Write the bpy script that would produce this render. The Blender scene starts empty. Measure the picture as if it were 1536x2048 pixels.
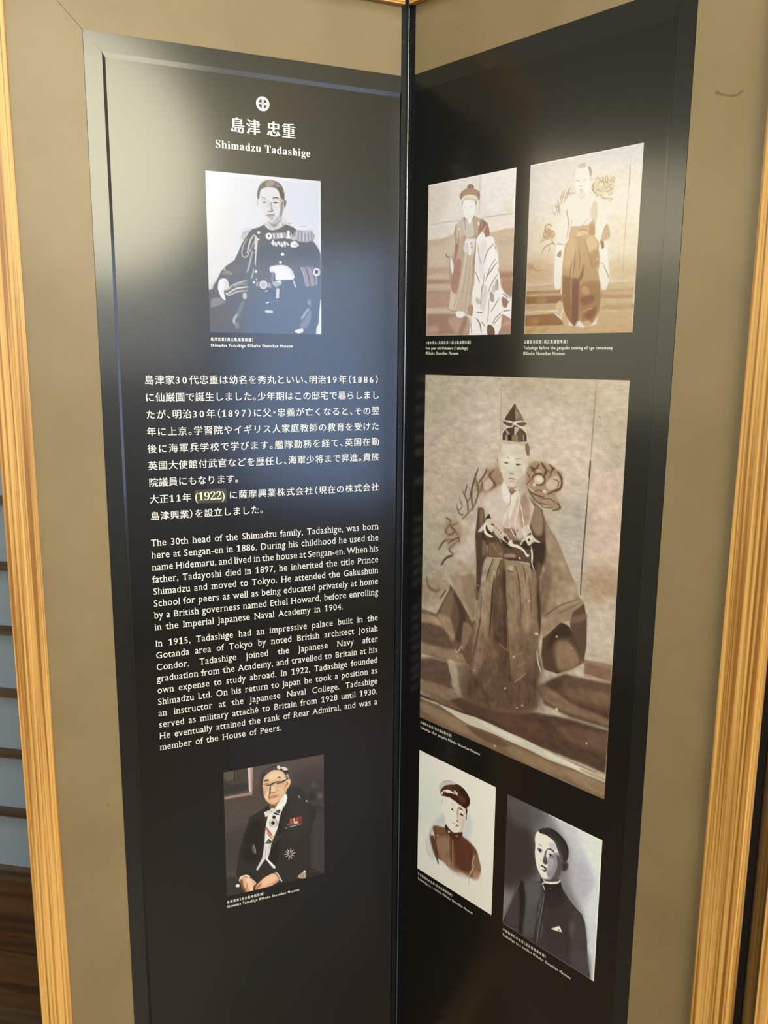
import bpy, bmesh, math, random
import numpy as np
from mathutils import Vector, Matrix

S = bpy.context.scene
C = S.collection
random.seed(4)
EYE = 1.55                                   # camera height above the floor (m)

# ------------------------------------------------------------------ camera
F_PX, PITCH, ROLL = 1676.8, 0.182706, 0.0082927
cam_d = bpy.data.cameras.new('camera'); cam = bpy.data.objects.new('camera', cam_d); C.objects.link(cam)
cam_d.sensor_fit = 'VERTICAL'; cam_d.sensor_height = 36.0; cam_d.lens = 36.0 * F_PX / 2048.0
cam_d.clip_start = 0.02
cam.location = (-0.0227372 * 1.4, -1.4, EYE)
_f = Vector((0, math.cos(PITCH), -math.sin(PITCH))); _u = Vector((0, math.sin(PITCH), math.cos(PITCH))); _r = Vector((1, 0, 0))
_r2 = _r * math.cos(ROLL) + _u * math.sin(ROLL); _u2 = _u * math.cos(ROLL) - _r * math.sin(ROLL)
cam.rotation_euler = Matrix((_r2, _u2, -_f)).transposed().to_euler()
S.camera = cam

# ------------------------------------------------------------------ world, light, exposure
S.view_settings.view_transform = 'Standard'; S.view_settings.look = 'None'
S.view_settings.gamma = 1.0; S.view_settings.use_curve_mapping = False
S.view_settings.exposure = 0.0
W = bpy.data.worlds.new('world'); S.world = W; W.use_nodes = True
W.node_tree.nodes['Background'].inputs[0].default_value = (0.80, 0.88, 1.0, 1)
W.node_tree.nodes['Background'].inputs[1].default_value = 0.25

ROOM_YAW = math.radians(-11.0)               # the room is turned a little against the screen
EX = Vector((math.cos(ROOM_YAW), math.sin(ROOM_YAW), 0)); EY = Vector((-math.sin(ROOM_YAW), math.cos(ROOM_YAW), 0))
def room(x, y, z): return EX * x + EY * y + Vector((0, 0, z))
XL, XR, YB, YF, ZC = -2.4, 2.8, -3.2, 0.128, 3.60     # the room's walls in its own axes

def area_light(name, wall, a0, a1, z0, z1, color, power, spread=180):
    """daylight coming in through one window opening of the room"""
    d = bpy.data.lights.new(name, 'AREA'); d.shape = 'RECTANGLE'; d.color = color; d.energy = power
    d.spread = math.radians(spread)
    o = bpy.data.objects.new(name, d); C.objects.link(o)
    d.size = abs(a1 - a0); d.size_y = abs(z1 - z0)
    m = (a0 + a1) / 2; zz = (z0 + z1) / 2
    if wall == 'left': p, n = room(XL + 0.03, m, zz), EX
    elif wall == 'right': p, n = room(XR - 0.03, m, zz), -EX
    elif wall == 'back': p, n = room(m, YB + 0.03, zz), EY
    else: p, n = room(m, zz, ZC - 0.03), Vector((0, 0, -1))
    o.location = p
    if wall != 'top':
        z = -n; y = Vector((0, 0, 1)); x = y.cross(z)
    else:
        z = Vector((0, 0, 1)); x = EX; y = EY
    o.rotation_euler = Matrix((x, y, -n)).transposed().to_euler()
    return o
# wall openings: (wall, along0, along1, z0, z1)
WIN_L = ('left', -2.60, -0.50, 1.30, 2.42)
WIN_R = ('right', -3.17, -1.90, 0.74, 2.15)
FILL_S = ('right', -1.55, -0.45, 0.30, 1.75)  # added opening, holds the fill light for the left panel
WIN_B = ('back', 0.85, 2.74, 1.45, 3.38)
area_light('window_light_west_upper', 'left', -2.60, -0.50, 1.96, 2.41, (1.0, 0.90, 0.60), 19)
area_light('window_light_west_lower', 'left', -2.60, -0.50, 1.30, 1.95, (1.0, 0.90, 0.56), 9)
area_light('window_light_east', 'right', -2.95, -1.90, 0.74, 2.15, (0.38, 0.58, 1.0), 30)
area_light('window_light_east_side', 'right', -3.17, -2.95, 0.74, 2.15, (0.45, 0.62, 1.0), 2.6)  # added dim strip that softens the edge of the blue reflection
area_light('window_light_southeast', *FILL_S, (1.0, 0.82, 0.58), 36)  # added fill from out of view, brightens the left panel alone
area_light('window_light_south', 'back', 0.90, 2.70, 1.96, 3.30, (1.0, 0.935, 0.66), 116).data.shape = 'ELLIPSE'
area_light('window_light_south_lower', 'back', 1.0, 2.6, 1.45, 1.95, (1.0, 0.95, 0.80), 6)  # added dimmer light that softens the lower edge of the glow
area_light('ceiling_lamp_light', 'top', -0.6, 0.6, -1.9, -0.9, (0.72, 0.87, 1.0), 42)  # added overhead fill without a fixture, lights the top more than the bottom

# ------------------------------------------------------------------ helpers
def new_mat(name):
    m = bpy.data.materials.new(name); m.use_nodes = True
    n = m.node_tree.nodes; return m, n, m.node_tree.links, n['Principled BSDF']
def flat_mat(name, col, rough=0.5, metal=0.0, spec=0.5):
    m, n, l, b = new_mat(name)
    b.inputs['Base Color'].default_value = (*col, 1); b.inputs['Roughness'].default_value = rough
    b.inputs['Metallic'].default_value = metal; b.inputs['Specular IOR Level'].default_value = spec
    return m
def noise_chain(n, l, scale_xyz, scale=1.0, detail=4, rough=0.55, dist=0.0):
    tc = n.new('ShaderNodeTexCoord'); mp = n.new('ShaderNodeMapping'); mp.inputs['Scale'].default_value = scale_xyz
    tx = n.new('ShaderNodeTexNoise'); tx.inputs['Scale'].default_value = scale; tx.inputs['Detail'].default_value = detail
    tx.inputs['Roughness'].default_value = rough; tx.inputs['Distortion'].default_value = dist
    l.new(tc.outputs['Object'], mp.inputs['Vector']); l.new(mp.outputs['Vector'], tx.inputs['Vector'])
    return tx
def ramp(n, l, src, stops):
    r = n.new('ShaderNodeValToRGB'); e = r.color_ramp.elements
    while len(e) < len(stops): e.new(0.5)
    for k, (p, c) in enumerate(stops): e[k].position = p; e[k].color = (*c, 1)
    l.new(src, r.inputs[0]); return r
def bump(n, l, b, src, strength, dist):
    k = n.new('ShaderNodeBump'); k.inputs['Strength'].default_value = strength; k.inputs['Distance'].default_value = dist
    l.new(src, k.inputs['Height']); l.new(k.outputs['Normal'], b.inputs['Normal'])

def wood_mat(name, along, light, dark, freq=300, rough=0.42, bumpy=0.12):
    """straight-grained softwood; 'along' is the axis the grain runs on"""
    m, n, l, b = new_mat(name)
    sc = [freq, freq, freq]; sc['xyz'.index(along)] = 1.6
    t1 = noise_chain(n, l, sc, 1.0, 2, 0.5, 0.12)
    sc2 = [v * 0.16 for v in sc]; sc2['xyz'.index(along)] = 0.7
    t2 = noise_chain(n, l, sc2, 1.0, 2, 0.5, 0.2)
    mix = n.new('ShaderNodeMath'); mix.operation = 'MULTIPLY_ADD'; mix.inputs[1].default_value = 0.72
    m2 = n.new('ShaderNodeMath'); m2.operation = 'MULTIPLY'; m2.inputs[1].default_value = 0.28
    l.new(t2.outputs['Fac'], m2.inputs[0]); l.new(t1.outputs['Fac'], mix.inputs[0]); l.new(m2.outputs[0], mix.inputs[2])
    mid = tuple((a + c) / 2 for a, c in zip(light, dark))
    r = ramp(n, l, mix.outputs[0], [(0.40, dark), (0.475, mid), (0.55, light), (0.66, tuple(min(1, v * 1.12) for v in light))])
    l.new(r.outputs[0], b.inputs['Base Color']); b.inputs['Roughness'].default_value = rough
    bump(n, l, b, mix.outputs[0], bumpy, 0.001)
    return m

def link(name, me, mat=None, parent=None):
    o = bpy.data.objects.new(name, me); C.objects.link(o)
    if mat is not None: me.materials.append(mat)
    if parent is not None: o.parent = parent
    return o
class MB:
    """collects boxes, prisms and cylinders of ONE part"""
    def __init__(self): self.v = []; self.f = []
    def box(self, x0, x1, y0, y1, z0, z1):
        b = len(self.v)
        self.v += [(x, y, z) for z in (z0, z1) for y in (y0, y1) for x in (x0, x1)]
        self.f += [tuple(b + k for k in q) for q in ((0, 1, 3, 2), (4, 6, 7, 5), (0, 4, 5, 1), (2, 3, 7, 6), (0, 2, 6, 4), (1, 5, 7, 3))]
        return self
    def prism(self, bottom, top):
        b = len(self.v); k = len(bottom); self.v += list(bottom) + list(top)
        self.f.append(tuple(b + i for i in reversed(range(k)))); self.f.append(tuple(b + k + i for i in range(k)))
        for i in range(k): j = (i + 1) % k; self.f.append((b + i, b + j, b + k + j, b + k + i))
        return self
    def ring(self, c, r, z0, z1, seg=14):
        p = [(c[0] + r * math.cos(2 * math.pi * i / seg), c[1] + r * math.sin(2 * math.pi * i / seg)) for i in range(seg)]
        return self.prism([(x, y, z0) for x, y in p], [(x, y, z1) for x, y in p])
    def build(self, name, mat, parent=None, bevel=0.0, smooth=False):
        me = bpy.data.meshes.new(name); me.from_pydata([tuple(v) for v in self.v], [], self.f)
        bm = bmesh.new(); bm.from_mesh(me); bmesh.ops.recalc_face_normals(bm, faces=bm.faces)
        if bevel:
            bmesh.ops.bevel(bm, geom=list(bm.edges), offset=bevel, segments=2, affect='EDGES', profile=0.7)
        bm.to_mesh(me); bm.free()
        if smooth:
            for p in me.polygons: p.use_smooth = True
        return link(name, me, mat, parent)
def tag(o, label=None, cat=None, group=None, kind=None):
    if label: o['label'] = label
    if cat: o['category'] = cat
    if group: o['group'] = group
    if kind: o['kind'] = kind
    return o

# ------------------------------------------------------------------ materials
M = {}
M['pine'] = wood_mat('pine_upright', 'z', (0.645, 0.368, 0.108), (0.25, 0.105, 0.016))
M['pine_rail'] = wood_mat('pine_rail', 'x', (0.645, 0.368, 0.108), (0.25, 0.105, 0.016))
M['brown_wood'] = wood_mat('dark_board', 'x', (0.085, 0.042, 0.017), (0.036, 0.018, 0.008), 60, 0.35)
M['lattice'] = wood_mat('lattice_wood', 'x', (0.085, 0.055, 0.035), (0.04, 0.025, 0.016), 90, 0.5)
M['floorwood'] = wood_mat('floor_board', 'x', (0.20, 0.11, 0.05), (0.09, 0.045, 0.02), 30, 0.35)
def cloth():
    m, n, l, b = new_mat('beige_cloth')
    t = noise_chain(n, l, (1, 1, 1), 900, 3, 0.7)
    t2 = noise_chain(n, l, (1, 1, 1), 7, 4, 0.6)
    a = n.new('ShaderNodeMath'); a.operation = 'MULTIPLY_ADD'; a.inputs[1].default_value = 0.55
    c = n.new('ShaderNodeMath'); c.operation = 'MULTIPLY'; c.inputs[1].default_value = 0.45
    l.new(t2.outputs['Fac'], c.inputs[0]); l.new(t.outputs['Fac'], a.inputs[0]); l.new(c.outputs[0], a.inputs[2])
    r = ramp(n, l, a.outputs[0], [(0.32, (0.190, 0.141, 0.071)), (0.5, (0.225, 0.170, 0.089)), (0.68, (0.260, 0.200, 0.108))])
    l.new(r.outputs[0], b.inputs['Base Color']); b.inputs['Roughness'].default_value = 0.45
    b.inputs['Specular IOR Level'].default_value = 0.3
    b.inputs['Coat Weight'].default_value = 0.10; b.inputs['Coat Roughness'].default_value = 0.14
    bump(n, l, b, t.outputs['Fac'], 0.10, 0.0006)
    return m
M['cloth'] = cloth()
SHEET_ROUGH = 0.30
def gloss(n, l, b, wrinkle=None):
    """matt laminate with a thin smoother skin, very slightly wavy"""
    b.inputs['Roughness'].default_value = SHEET_ROUGH
    b.inputs['Specular IOR Level'].default_value = 0.12
    b.inputs['Coat Weight'].default_value = 0.94; b.inputs['Coat Roughness'].default_value = 0.15; b.inputs['Coat IOR'].default_value = 1.45
    t = noise_chain(n, l, (1, 1, 0.6), 5, 2, 0.5); bump(n, l, b, t.outputs['Fac'], 0.10, 0.004)
def sheet():
    m, n, l, b = new_mat('black_print')
    b.inputs['Base Color'].default_value = (0.0060, 0.0066, 0.0066, 1); b.inputs['Roughness'].default_value = SHEET_ROUGH
    gloss(n, l, b)
    return m
M['sheet'] = sheet()
def rim():
    m, n, l, b = new_mat('black_paper_strip')
    b.inputs['Base Color'].default_value = (0.010, 0.012, 0.0115, 1); gloss(n, l, b)
    t = noise_chain(n, l, (60, 60, 30), 1, 4, 0.6, 0.4); bump(n, l, b, t.outputs['Fac'], 0.10, 0.0010)
    return m
M['rim'] = rim()
M['board'] = flat_mat('panel_board', (0.012, 0.012, 0.011), 0.6)
M['leaf'] = flat_mat('black_hinge_leaf', (0.005, 0.007, 0.009), 0.42, 0.0, 0.22)
M['barrel'] = flat_mat('steel_barrel', (0.20, 0.22, 0.235), 0.26, 1.0)
M['screw'] = flat_mat('black_screw', (0.004, 0.004, 0.005), 0.5)
M['ink'] = flat_mat('white_ink', (0.80, 0.80, 0.78), SHEET_ROUGH)
M['sticker'] = flat_mat('sticker_film', (0.045, 0.040, 0.018), 0.25)
M['sticker_ink'] = flat_mat('sticker_ink', (0.80, 0.76, 0.55), 0.3)
M['scuff'] = flat_mat('scuffed_cloth', (0.14, 0.10, 0.052), 0.6)
M['plaster'] = flat_mat('plaster', (0.46, 0.42, 0.34), 0.8)
M['ceil'] = flat_mat('ceiling_boards', (0.40, 0.32, 0.22), 0.7)
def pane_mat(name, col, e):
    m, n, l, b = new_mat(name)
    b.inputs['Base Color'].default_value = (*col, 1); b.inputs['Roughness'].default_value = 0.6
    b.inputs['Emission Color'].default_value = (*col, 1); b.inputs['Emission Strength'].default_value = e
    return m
M['paper'] = pane_mat('shoji_paper', (0.205, 0.26, 0.33), 0.12)  # slight emission stands in for daylight coming through the paper
M['glass'] = flat_mat('window_pane', (0.5, 0.55, 0.6), 0.2)

# ------------------------------------------------------------------ the room
def slab(name, x0, x1, y0, y1, z0, z1, mat, kind='structure'):
    o = MB().box(x0, x1, y0, y1, z0, z1).build(name, mat)
    o.rotation_euler = (0, 0, ROOM_YAW)
    if kind: o['kind'] = kind
    return o
slab('floor', XL, XR, YB, YF + 0.16, -0.04, 0.0, M['floorwood'])
slab('ceiling', XL, XR, YB, YF + 0.16, ZC, ZC + 0.04, M['ceil'])
def wall_with_hole(name, axis, pos, a0, a1, h0, h1, z0, z1):
    m = MB(); t = 0.08
    def bx(p0, p1, q0, q1):
        if p1 - p0 < 1e-4 or q1 - q0 < 1e-4: return
        if axis == 'x': m.box(min(pos, pos + t), max(pos, pos + t), p0, p1, q0, q1)
        else: m.box(p0, p1, pos - t, pos, q0, q1)
    bx(a0, h0, 0, ZC); bx(h1, a1, 0, ZC); bx(h0, h1, 0, z0); bx(h0, h1, z1, ZC)
    o = m.build(name, M['plaster']); o.rotation_euler = (0, 0, ROOM_YAW); o['kind'] = 'structure'
    return o
wall_with_hole('wall_left', 'x', XL - 0.08, YB, YF + 0.16, WIN_L[1], WIN_L[2], WIN_L[3], WIN_L[4])
wall_with_hole('wall_right', 'x', XR, YB, -1.72, WIN_R[1], WIN_R[2], WIN_R[3], WIN_R[4])
wall_with_hole('wall_right_front', 'x', XR, -1.72, YF + 0.16, FILL_S[1], FILL_S[2], FILL_S[3], FILL_S[4])
wall_with_hole('wall_back', 'y', YB, XL, XR, WIN_B[1], WIN_B[2], WIN_B[3], WIN_B[4])
for k, (wl, a0, a1, z0, z1) in enumerate((WIN_L, WIN_R, WIN_B, FILL_S)):  # last pane closes the added fill opening, not a known window
    if wl == 'left': o = slab('window_%d' % (k + 1), XL - 0.07, XL - 0.04, a0, a1, z0, z1, M['glass'])
    elif wl == 'right': o = slab('window_%d' % (k + 1), XR + 0.04, XR + 0.07, a0, a1, z0, z1, M['glass'])
    else: o = slab('window_%d' % (k + 1), a0, a1, YB - 0.07, YB - 0.04, z0, z1, M['glass'])
# front wall: a papered sliding door behind the screen's left side, plaster beside it
def fslab(name, x0, x1, d0, d1, z0, z1, mat, parent=None, kind=None):
    o = MB().box(x0, x1, YF + d0, YF + d1, z0, z1).build(name, mat, parent)
    if parent is None: o.rotation_euler = (0, 0, ROOM_YAW)
    if kind: o['kind'] = kind
    return o
fslab('wall_front', -0.42, XR, 0.045, 0.12, 0, ZC, M['plaster'], kind='structure')
fslab('trim_1', XL, -0.42, 0.0, 0.10, 2.06, ZC, M['lattice'], kind='structure')
def door(name, x0, x1):
    st = 0.035
    d = MB().box(x0, x0 + st, YF, YF + 0.03, 0, 2.06).box(x1 - st, x1, YF, YF + 0.03, 0, 2.06).box(x0 + st, x1 - st, YF, YF + 0.03, 2.02, 2.06).box(x0 + st, x1 - st, YF, YF + 0.03, 0, 0.05)
    d.box(x0 + st, x1 - st, YF, YF + 0.03, 0.385, 0.412)
    o = d.build(name, M['lattice']); o.rotation_euler = (0, 0, ROOM_YAW); o['kind'] = 'structure'
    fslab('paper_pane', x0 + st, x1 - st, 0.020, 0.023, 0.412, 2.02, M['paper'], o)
    fslab('lower_board', x0 + st, x1 - st, 0.008, 0.024, 0.05, 0.385, M['brown_wood'], o)
    for k in range(12):
        z = 0.5500 + 0.1410 * k
        if z < 2.0: fslab('lattice_bar', x0 + st, x1 - st, 0.004, 0.0195, z - 0.0075, z + 0.0075, M['lattice'], o)
    return o
door('door_1', -1.42, -0.43)
door('door_2', XL, -1.425)

# ------------------------------------------------------------------ the folding screen
ANG_L, ANG_R, ANG_3 = 0.3947879, 0.8272975, math.radians(38)
screen = bpy.data.objects.new('folding_screen', None); C.objects.link(screen)
tag(screen, 'tall pine framed folding screen with black printed panels of photographs and writing', 'folding screen')
FLOOR = -EYE * 1000                            # panel coordinates: mm from the hinge (u), towards the viewer (d), above the eye (v)
U_IN, U_W, U_OUT = 12.0, 571.2, 616.0
TOP_IN, TOP_OUT = 525.0, 563.0
BOT_OUT = FLOOR + 6; BOT_IN = BOT_OUT + 38
BLK_U, BLK_T, BLK_B = 476.7, 427.0, BOT_IN + 98
SH_U, SH_T, SH_B = 453.0, 402.2, BLK_B + 24
RIM_D, PRINT_D = 0.95, 0.12                     # the black edging stands a little proud of the print

class Panel:
    def __init__(self, label, origin, ang, front):
        """front = +1 when the panel's own +y axis faces the viewer"""
        self.s = front; self.rim = RIM_D if front > 0 else 0.42
        self.o = MB().box(0, 0.001 * (U_OUT - 4), *sorted((-0.003 * front, -0.0195 * front)), BOT_OUT * .001, (TOP_OUT - 4) * .001).build('panel', M['board'], screen)
        self.o.location = origin; self.o.rotation_euler = (0, 0, ang); self.o['label'] = label
    def p(self, u, d, v): return (u * .001, self.s * d * .001, v * .001)
    def box(self, m, u0, u1, d0, d1, v0, v1):
        y = sorted((self.s * d0 * .001, self.s * d1 * .001))
        return m.box(u0 * .001, u1 * .001, y[0], y[1], v0 * .001, v1 * .001)
    def poly(self, m, uv, d0, d1):
        return m.prism([self.p(u, d0, v) for u, v in uv], [self.p(u, d1, v) for u, v in uv])
    def frame(self, mirror=False):
        o = self.o
        a, b = (U_W, U_OUT)
        self.box(MB(), a, b, -20, 10, BOT_OUT, TOP_OUT).build('stile', M['pine'], o, 0.0022)
        self.box(MB(), 10.5, a, -20, 10, TOP_IN, TOP_OUT).build('rail', M['pine_rail'], o, 0.0018)
        self.box(MB(), 10.5, a, -20, 10, BOT_OUT, BOT_IN).build('rail', M['pine_rail'], o, 0.0018)
        g = 0.35
        m = MB()
        self.poly(m, [(U_IN, BLK_T), (BLK_U - g, BLK_T), (U_W - g, TOP_IN), (U_IN, TOP_IN)], -3, 0)
        self.poly(m, [(BLK_U, BLK_T - g), (U_W, TOP_IN - g), (U_W, BOT_IN + g), (BLK_U, BLK_B + g)], -3, 0)
        self.poly(m, [(U_IN, BLK_B), (BLK_U - g, BLK_B), (U_W - g, BOT_IN), (U_IN, BOT_IN)], -3, 0)
        m.build('cloth_border', M['cloth'], o)
        g = 0.25
        m = MB()
        self.poly(m, [(U_IN, SH_T), (SH_U - g, SH_T), (BLK_U - g, BLK_T - .4), (U_IN, BLK_T - .4)], -3, self.rim)
        self.poly(m, [(SH_U, SH_T - g), (BLK_U - .4, BLK_T - g), (BLK_U - .4, BLK_B + g), (SH_U, SH_B + g)], -3, self.rim)
        self.poly(m, [(U_IN, SH_B), (SH_U - g, SH_B), (BLK_U - g, BLK_B + .4), (U_IN, BLK_B + .4)], -3, self.rim)
        m.build('black_edging', M['rim'], o)
    def print_sheet(self):
        """the printed sheet lies a little lower than its edging; its border slopes down to it"""
        et, es = (6.5, 4.2) if self.s > 0 else (9.0, 5.0)
        a = [(U_IN + 1, SH_T), (SH_U - .2, SH_T), (SH_U - .2, SH_B), (U_IN + 1, SH_B)]
        i = [(U_IN + 1.5, SH_T - et), (SH_U - es, SH_T - et), (SH_U - es, SH_B + et), (U_IN + 1.5, SH_B + et)]
        m = MB(); m.v = [self.p(u, self.rim - 0.05, v) for u, v in a] + [self.p(u, PRINT_D, v) for u, v in i] + [self.p(u, -2.5, v) for u, v in a]
        m.f = [(4, 5, 6, 7), (11, 10, 9, 8)] + [(k, (k + 1) % 4, 4 + (k + 1) % 4, 4 + k) for k in range(4)] + [(8 + k, 8 + (k + 1) % 4, (k + 1) % 4, k) for k in range(4)]
        return m.build('printed_sheet', M['sheet'], self.o)

PL = Panel('left panel with a heading, paragraphs of white writing and two portraits', (0, 0, EYE), math.pi + ANG_L, 1)
PR = Panel('right panel with five old photographs', (0, 0, EYE), -ANG_R, -1)
_d = Vector((math.cos(ANG_R), -math.sin(ANG_R), 0)); _n = Vector((-math.sin(ANG_R), -math.cos(ANG_R), 0))
_h3 = _d * 0.6175 + _n * -0.0145
_n3 = Vector((math.sin(ANG_3), -math.cos(ANG_3), 0))
P3 = Panel('plain edge of the next panel past the right fold', (_h3.x + _n3.x * .0290 + math.cos(ANG_3) * .003, _h3.y + _n3.y * .0290 + math.sin(ANG_3) * .003, EYE), ANG_3, -1)
PL.frame(); PR.frame()
SHEET_L = PL.print_sheet(); SHEET_R = PR.print_sheet()
# the next panel is mirrored: its stile stands at the fold
m = MB(); P3.box(m, 0, 38, -20, 10, BOT_OUT, TOP_OUT); m.build('stile', M['pine'], P3.o, 0.0022)
m = MB(); P3.box(m, 38, U_OUT, -20, 10, TOP_IN, TOP_OUT); m.build('rail', M['pine_rail'], P3.o, 0.0018)
m = MB(); P3.box(m, 38, U_OUT, -20, 10, BOT_OUT, BOT_IN); m.build('rail', M['pine_rail'], P3.o, 0.0018)
m = MB(); P3.box(m, 38, U_OUT, -3, 0, BOT_IN, TOP_IN); m.build('cloth_border', M['cloth'], P3.o)

# piano hinge in the valley between the two printed panels
def hinge_leaf(P, w):
    m = MB(); P.box(m, 2.2, w, -3, 1.6, BOT_OUT + 4, TOP_IN + 2); return m
v0, v1 = BOT_OUT + 4, TOP_IN + 30
m = MB(); k = 0; z = v0
while z < v1:
    m.ring((0, -0.0042), 0.0018, z * .001, min(z + 15.6, v1) * .001, 12)
    m.ring((0, -0.0042), 0.0013, (z + 15.6) * .001, (z + 16.4) * .001, 8); z += 16.4
hinge = m.build('piano_hinge', M['barrel'], screen); hinge.location = (0, 0, EYE); hinge['label'] = 'long thin steel hinge with black leaves in the fold'
for P, w, ang in ((PL, 12.0, math.pi + ANG_L), (PR, 15.0, -ANG_R)):
    lf = hinge_leaf(P, w).build('hinge_leaf', M['leaf'], hinge); lf.rotation_euler = (0, 0, ang)
    for q in range(19):
        vv = 475 - 98.0 * q
        sm = MB(); sg = 10
        P.poly(sm, [(9 + 1.9 * math.cos(t * 2 * math.pi / sg), vv + 1.9 * math.sin(t * 2 * math.pi / sg)) for t in range(sg)], 1.5, 1.9)
        so = sm.build('screw', M['screw'], hinge); so.rotation_euler = (0, 0, ang)
# black strip of the hinge at the back of the right fold
m = MB(); PR.box(m, U_OUT - 1, U_OUT + 9, -21.5, -19.5, BOT_OUT + 4, TOP_OUT - 4)
m.build('back_hinge', M['leaf'], PR.o)
# marks on the cloth
def scuff(P, pts, w, d=0.12):
    m = MB()
    for (a, b), (c, e), ww in zip(pts[:-1], pts[1:], w):
        L = math.hypot(c - a, e - b) or 1; nx, ny = -(e - b) / L * ww / 2, (c - a) / L * ww / 2
        P.poly(m, [(a + nx, b + ny), (c + nx, e + ny), (c - nx, e - ny), (a - nx, b - ny)], 0.0, d)
    return m.build('scuff_mark', M['scuff'], P.o)
# ------------------------------------------------------------------ writing
_cu = bpy.data.curves.new('type_sample', 'FONT'); _to = bpy.data.objects.new('type_sample', _cu); C.objects.link(_to)
_cu.resolution_u = 3
_gl = {}
def _mesh(s):
    _cu.body = s; _cu.offset = -0.0035 if any(ord(c) > 0x1D000 for c in s) else 0.0
    dg = bpy.context.evaluated_depsgraph_get(); dg.update()
    me = bpy.data.meshes.new_from_object(_to.evaluated_get(dg))
    v = [(q.co.x, q.co.y) for q in me.vertices]; f = [tuple(p.vertices) for p in me.polygons]
    bpy.data.meshes.remove(me); return v, f
_BAR = min(x for x, y in _mesh('|')[0])
HALF = {'、': 0, '。': 0, '，': 0, '（': -0.5, '）': 0, '・': -0.25}
def glyph(c):
    if c not in _gl:
        if c == ' ': _gl[c] = ([], [], 0.30)
        elif 0xE000 <= ord(c) <= 0xE0FF: _gl[c] = footed(chr(ord(c) - 0xE000))
        else:
            v, f = _mesh(c)
            if c in HALF: v = [(x + HALF[c], y) for x, y in v]; a = 0.5
            elif 0x3000 <= ord(c) <= 0x9fff: a = 1.0
            else:
                w, _ = _mesh(c + '|'); a = max(x for x, y in w) - (max(x for x, y in _mesh('|')[0]))
            _gl[c] = (v, f, a)
    return _gl[c]
def serif(t):
    """the serifed alphabet that lives in the mathematical letters block"""
    out = ''
    for c in t:
        if 'A' <= c <= 'Z': out += chr(0x1D400 + ord(c) - 65)
        elif 'a' <= c <= 'z': out += chr(0x1D41A + ord(c) - 97)
        elif '0' <= c <= '9': out += chr(0x1D7CE + ord(c) - 48)
        else: out += c
    return out
def footed(c):
    """a plain letter given small feet: every narrow flat stem end gets a short bar"""
    if c == '1':
        v, f, a = glyph(serif('1')); return v, f, a + 0.05
    v, f = _mesh(c); a = glyph(c)[2] + 0.035; v = list(v); f = list(f)
    n = {}
    for q in f:
        for i, j in zip(q, q[1:] + q[:1]): n[(min(i, j), max(i, j))] = n.get((min(i, j), max(i, j)), 0) + 1
    for (i, j), k in n.items():
        if k != 1 or c in '.,-': continue
        (ax, ay), (bx, by) = v[i], v[j]; L = abs(ax - bx); y = (ay + by) / 2
        if abs(ay - by) < 0.004 and 0.05 < L < 0.105:
            x0, x1 = min(ax, bx), max(ax, bx); low = any(abs(v[t][1] - y) < 0.5 and v[t][1] > y + 0.05 for t in (i, j)) or y < 0.05
            h = 0.05 if y < 0.05 else -0.05; l = 0.062; r = 0.062 if y < 0.05 or c in 'uHIMNUVWXYKvwxykd' and c.isupper() else 0.0
            if y < -0.1: r = l
            b = len(v); v += [(x0 - l, y), (x1 + r, y), (x1 + r, y + h), (x0 - l, y + h)]; f.append((b, b + 1, b + 2, b + 3))
    if c.islower():            # taller small letters
        v = [(x, y * 1.13 if y < 0.449 else 0.507 + (y - 0.449) * 0.86) for x, y in v]
    return v, f, a
def semi(t): return ''.join(c if c == ' ' else chr(0xE000 + ord(c)) for c in t)
class Writing:
    def __init__(self, P, d=PRINT_D + 0.13): self.P = P; self.d = d; self.v = []; self.f = []
    def put(self, c, x, v0, size, sx=1.0, fat=(0.0,)):
        gv, gf, _ = glyph(c)
        for k, o in enumerate(fat):
            b = len(self.v)
            for gx, gy in gv:
                xx = x + (gx * sx + o) * size; u = self.u0 - xx if self.P.s > 0 else self.u0 + xx
                self.v.append(self.P.p(u, self.d + 0.015 * k, v0 + gy * size))
            self.f += [tuple(b + i for i in q) for q in gf]
    def line(self, u0, u1, base, text, size, sx=1.0, fat=(0.0,), words=False, adv=None):
        """set one line between u0 and u1: spread letters (or the word gaps) to fill it; u1 None = natural"""
        self.u0 = u0
        A = [(adv(c) if adv and adv(c) else glyph(c)[2] * sx) * size for c in text]
        nat = sum(A); extra = 0; gap = 0
        if u1 is not None:
            W_ = abs(u1 - u0)
            if words and ' ' in text: gap = (W_ - nat) / text.count(' ')
            else: extra = (W_ - nat) / max(1, len(text) - 1)
        x = 0
        for c, a in zip(text, A):
            if c != ' ': self.put(c, x, base, size, sx, fat)
            x += a + extra + (gap if c == ' ' else 0)
    def build(self, name, mat=None, label=None):
        me = bpy.data.meshes.new(name); me.from_pydata(self.v, [], self.f)
        o = link(name, me, mat or M['ink'], self.P.o)
        if label: o['label'] = label
        return o
def jadv(c):
    if 0xE030 <= ord(c) <= 0xE039: return 0.66
    return None
JF = (0.0, 0.016)
w = Writing(PL)
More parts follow.
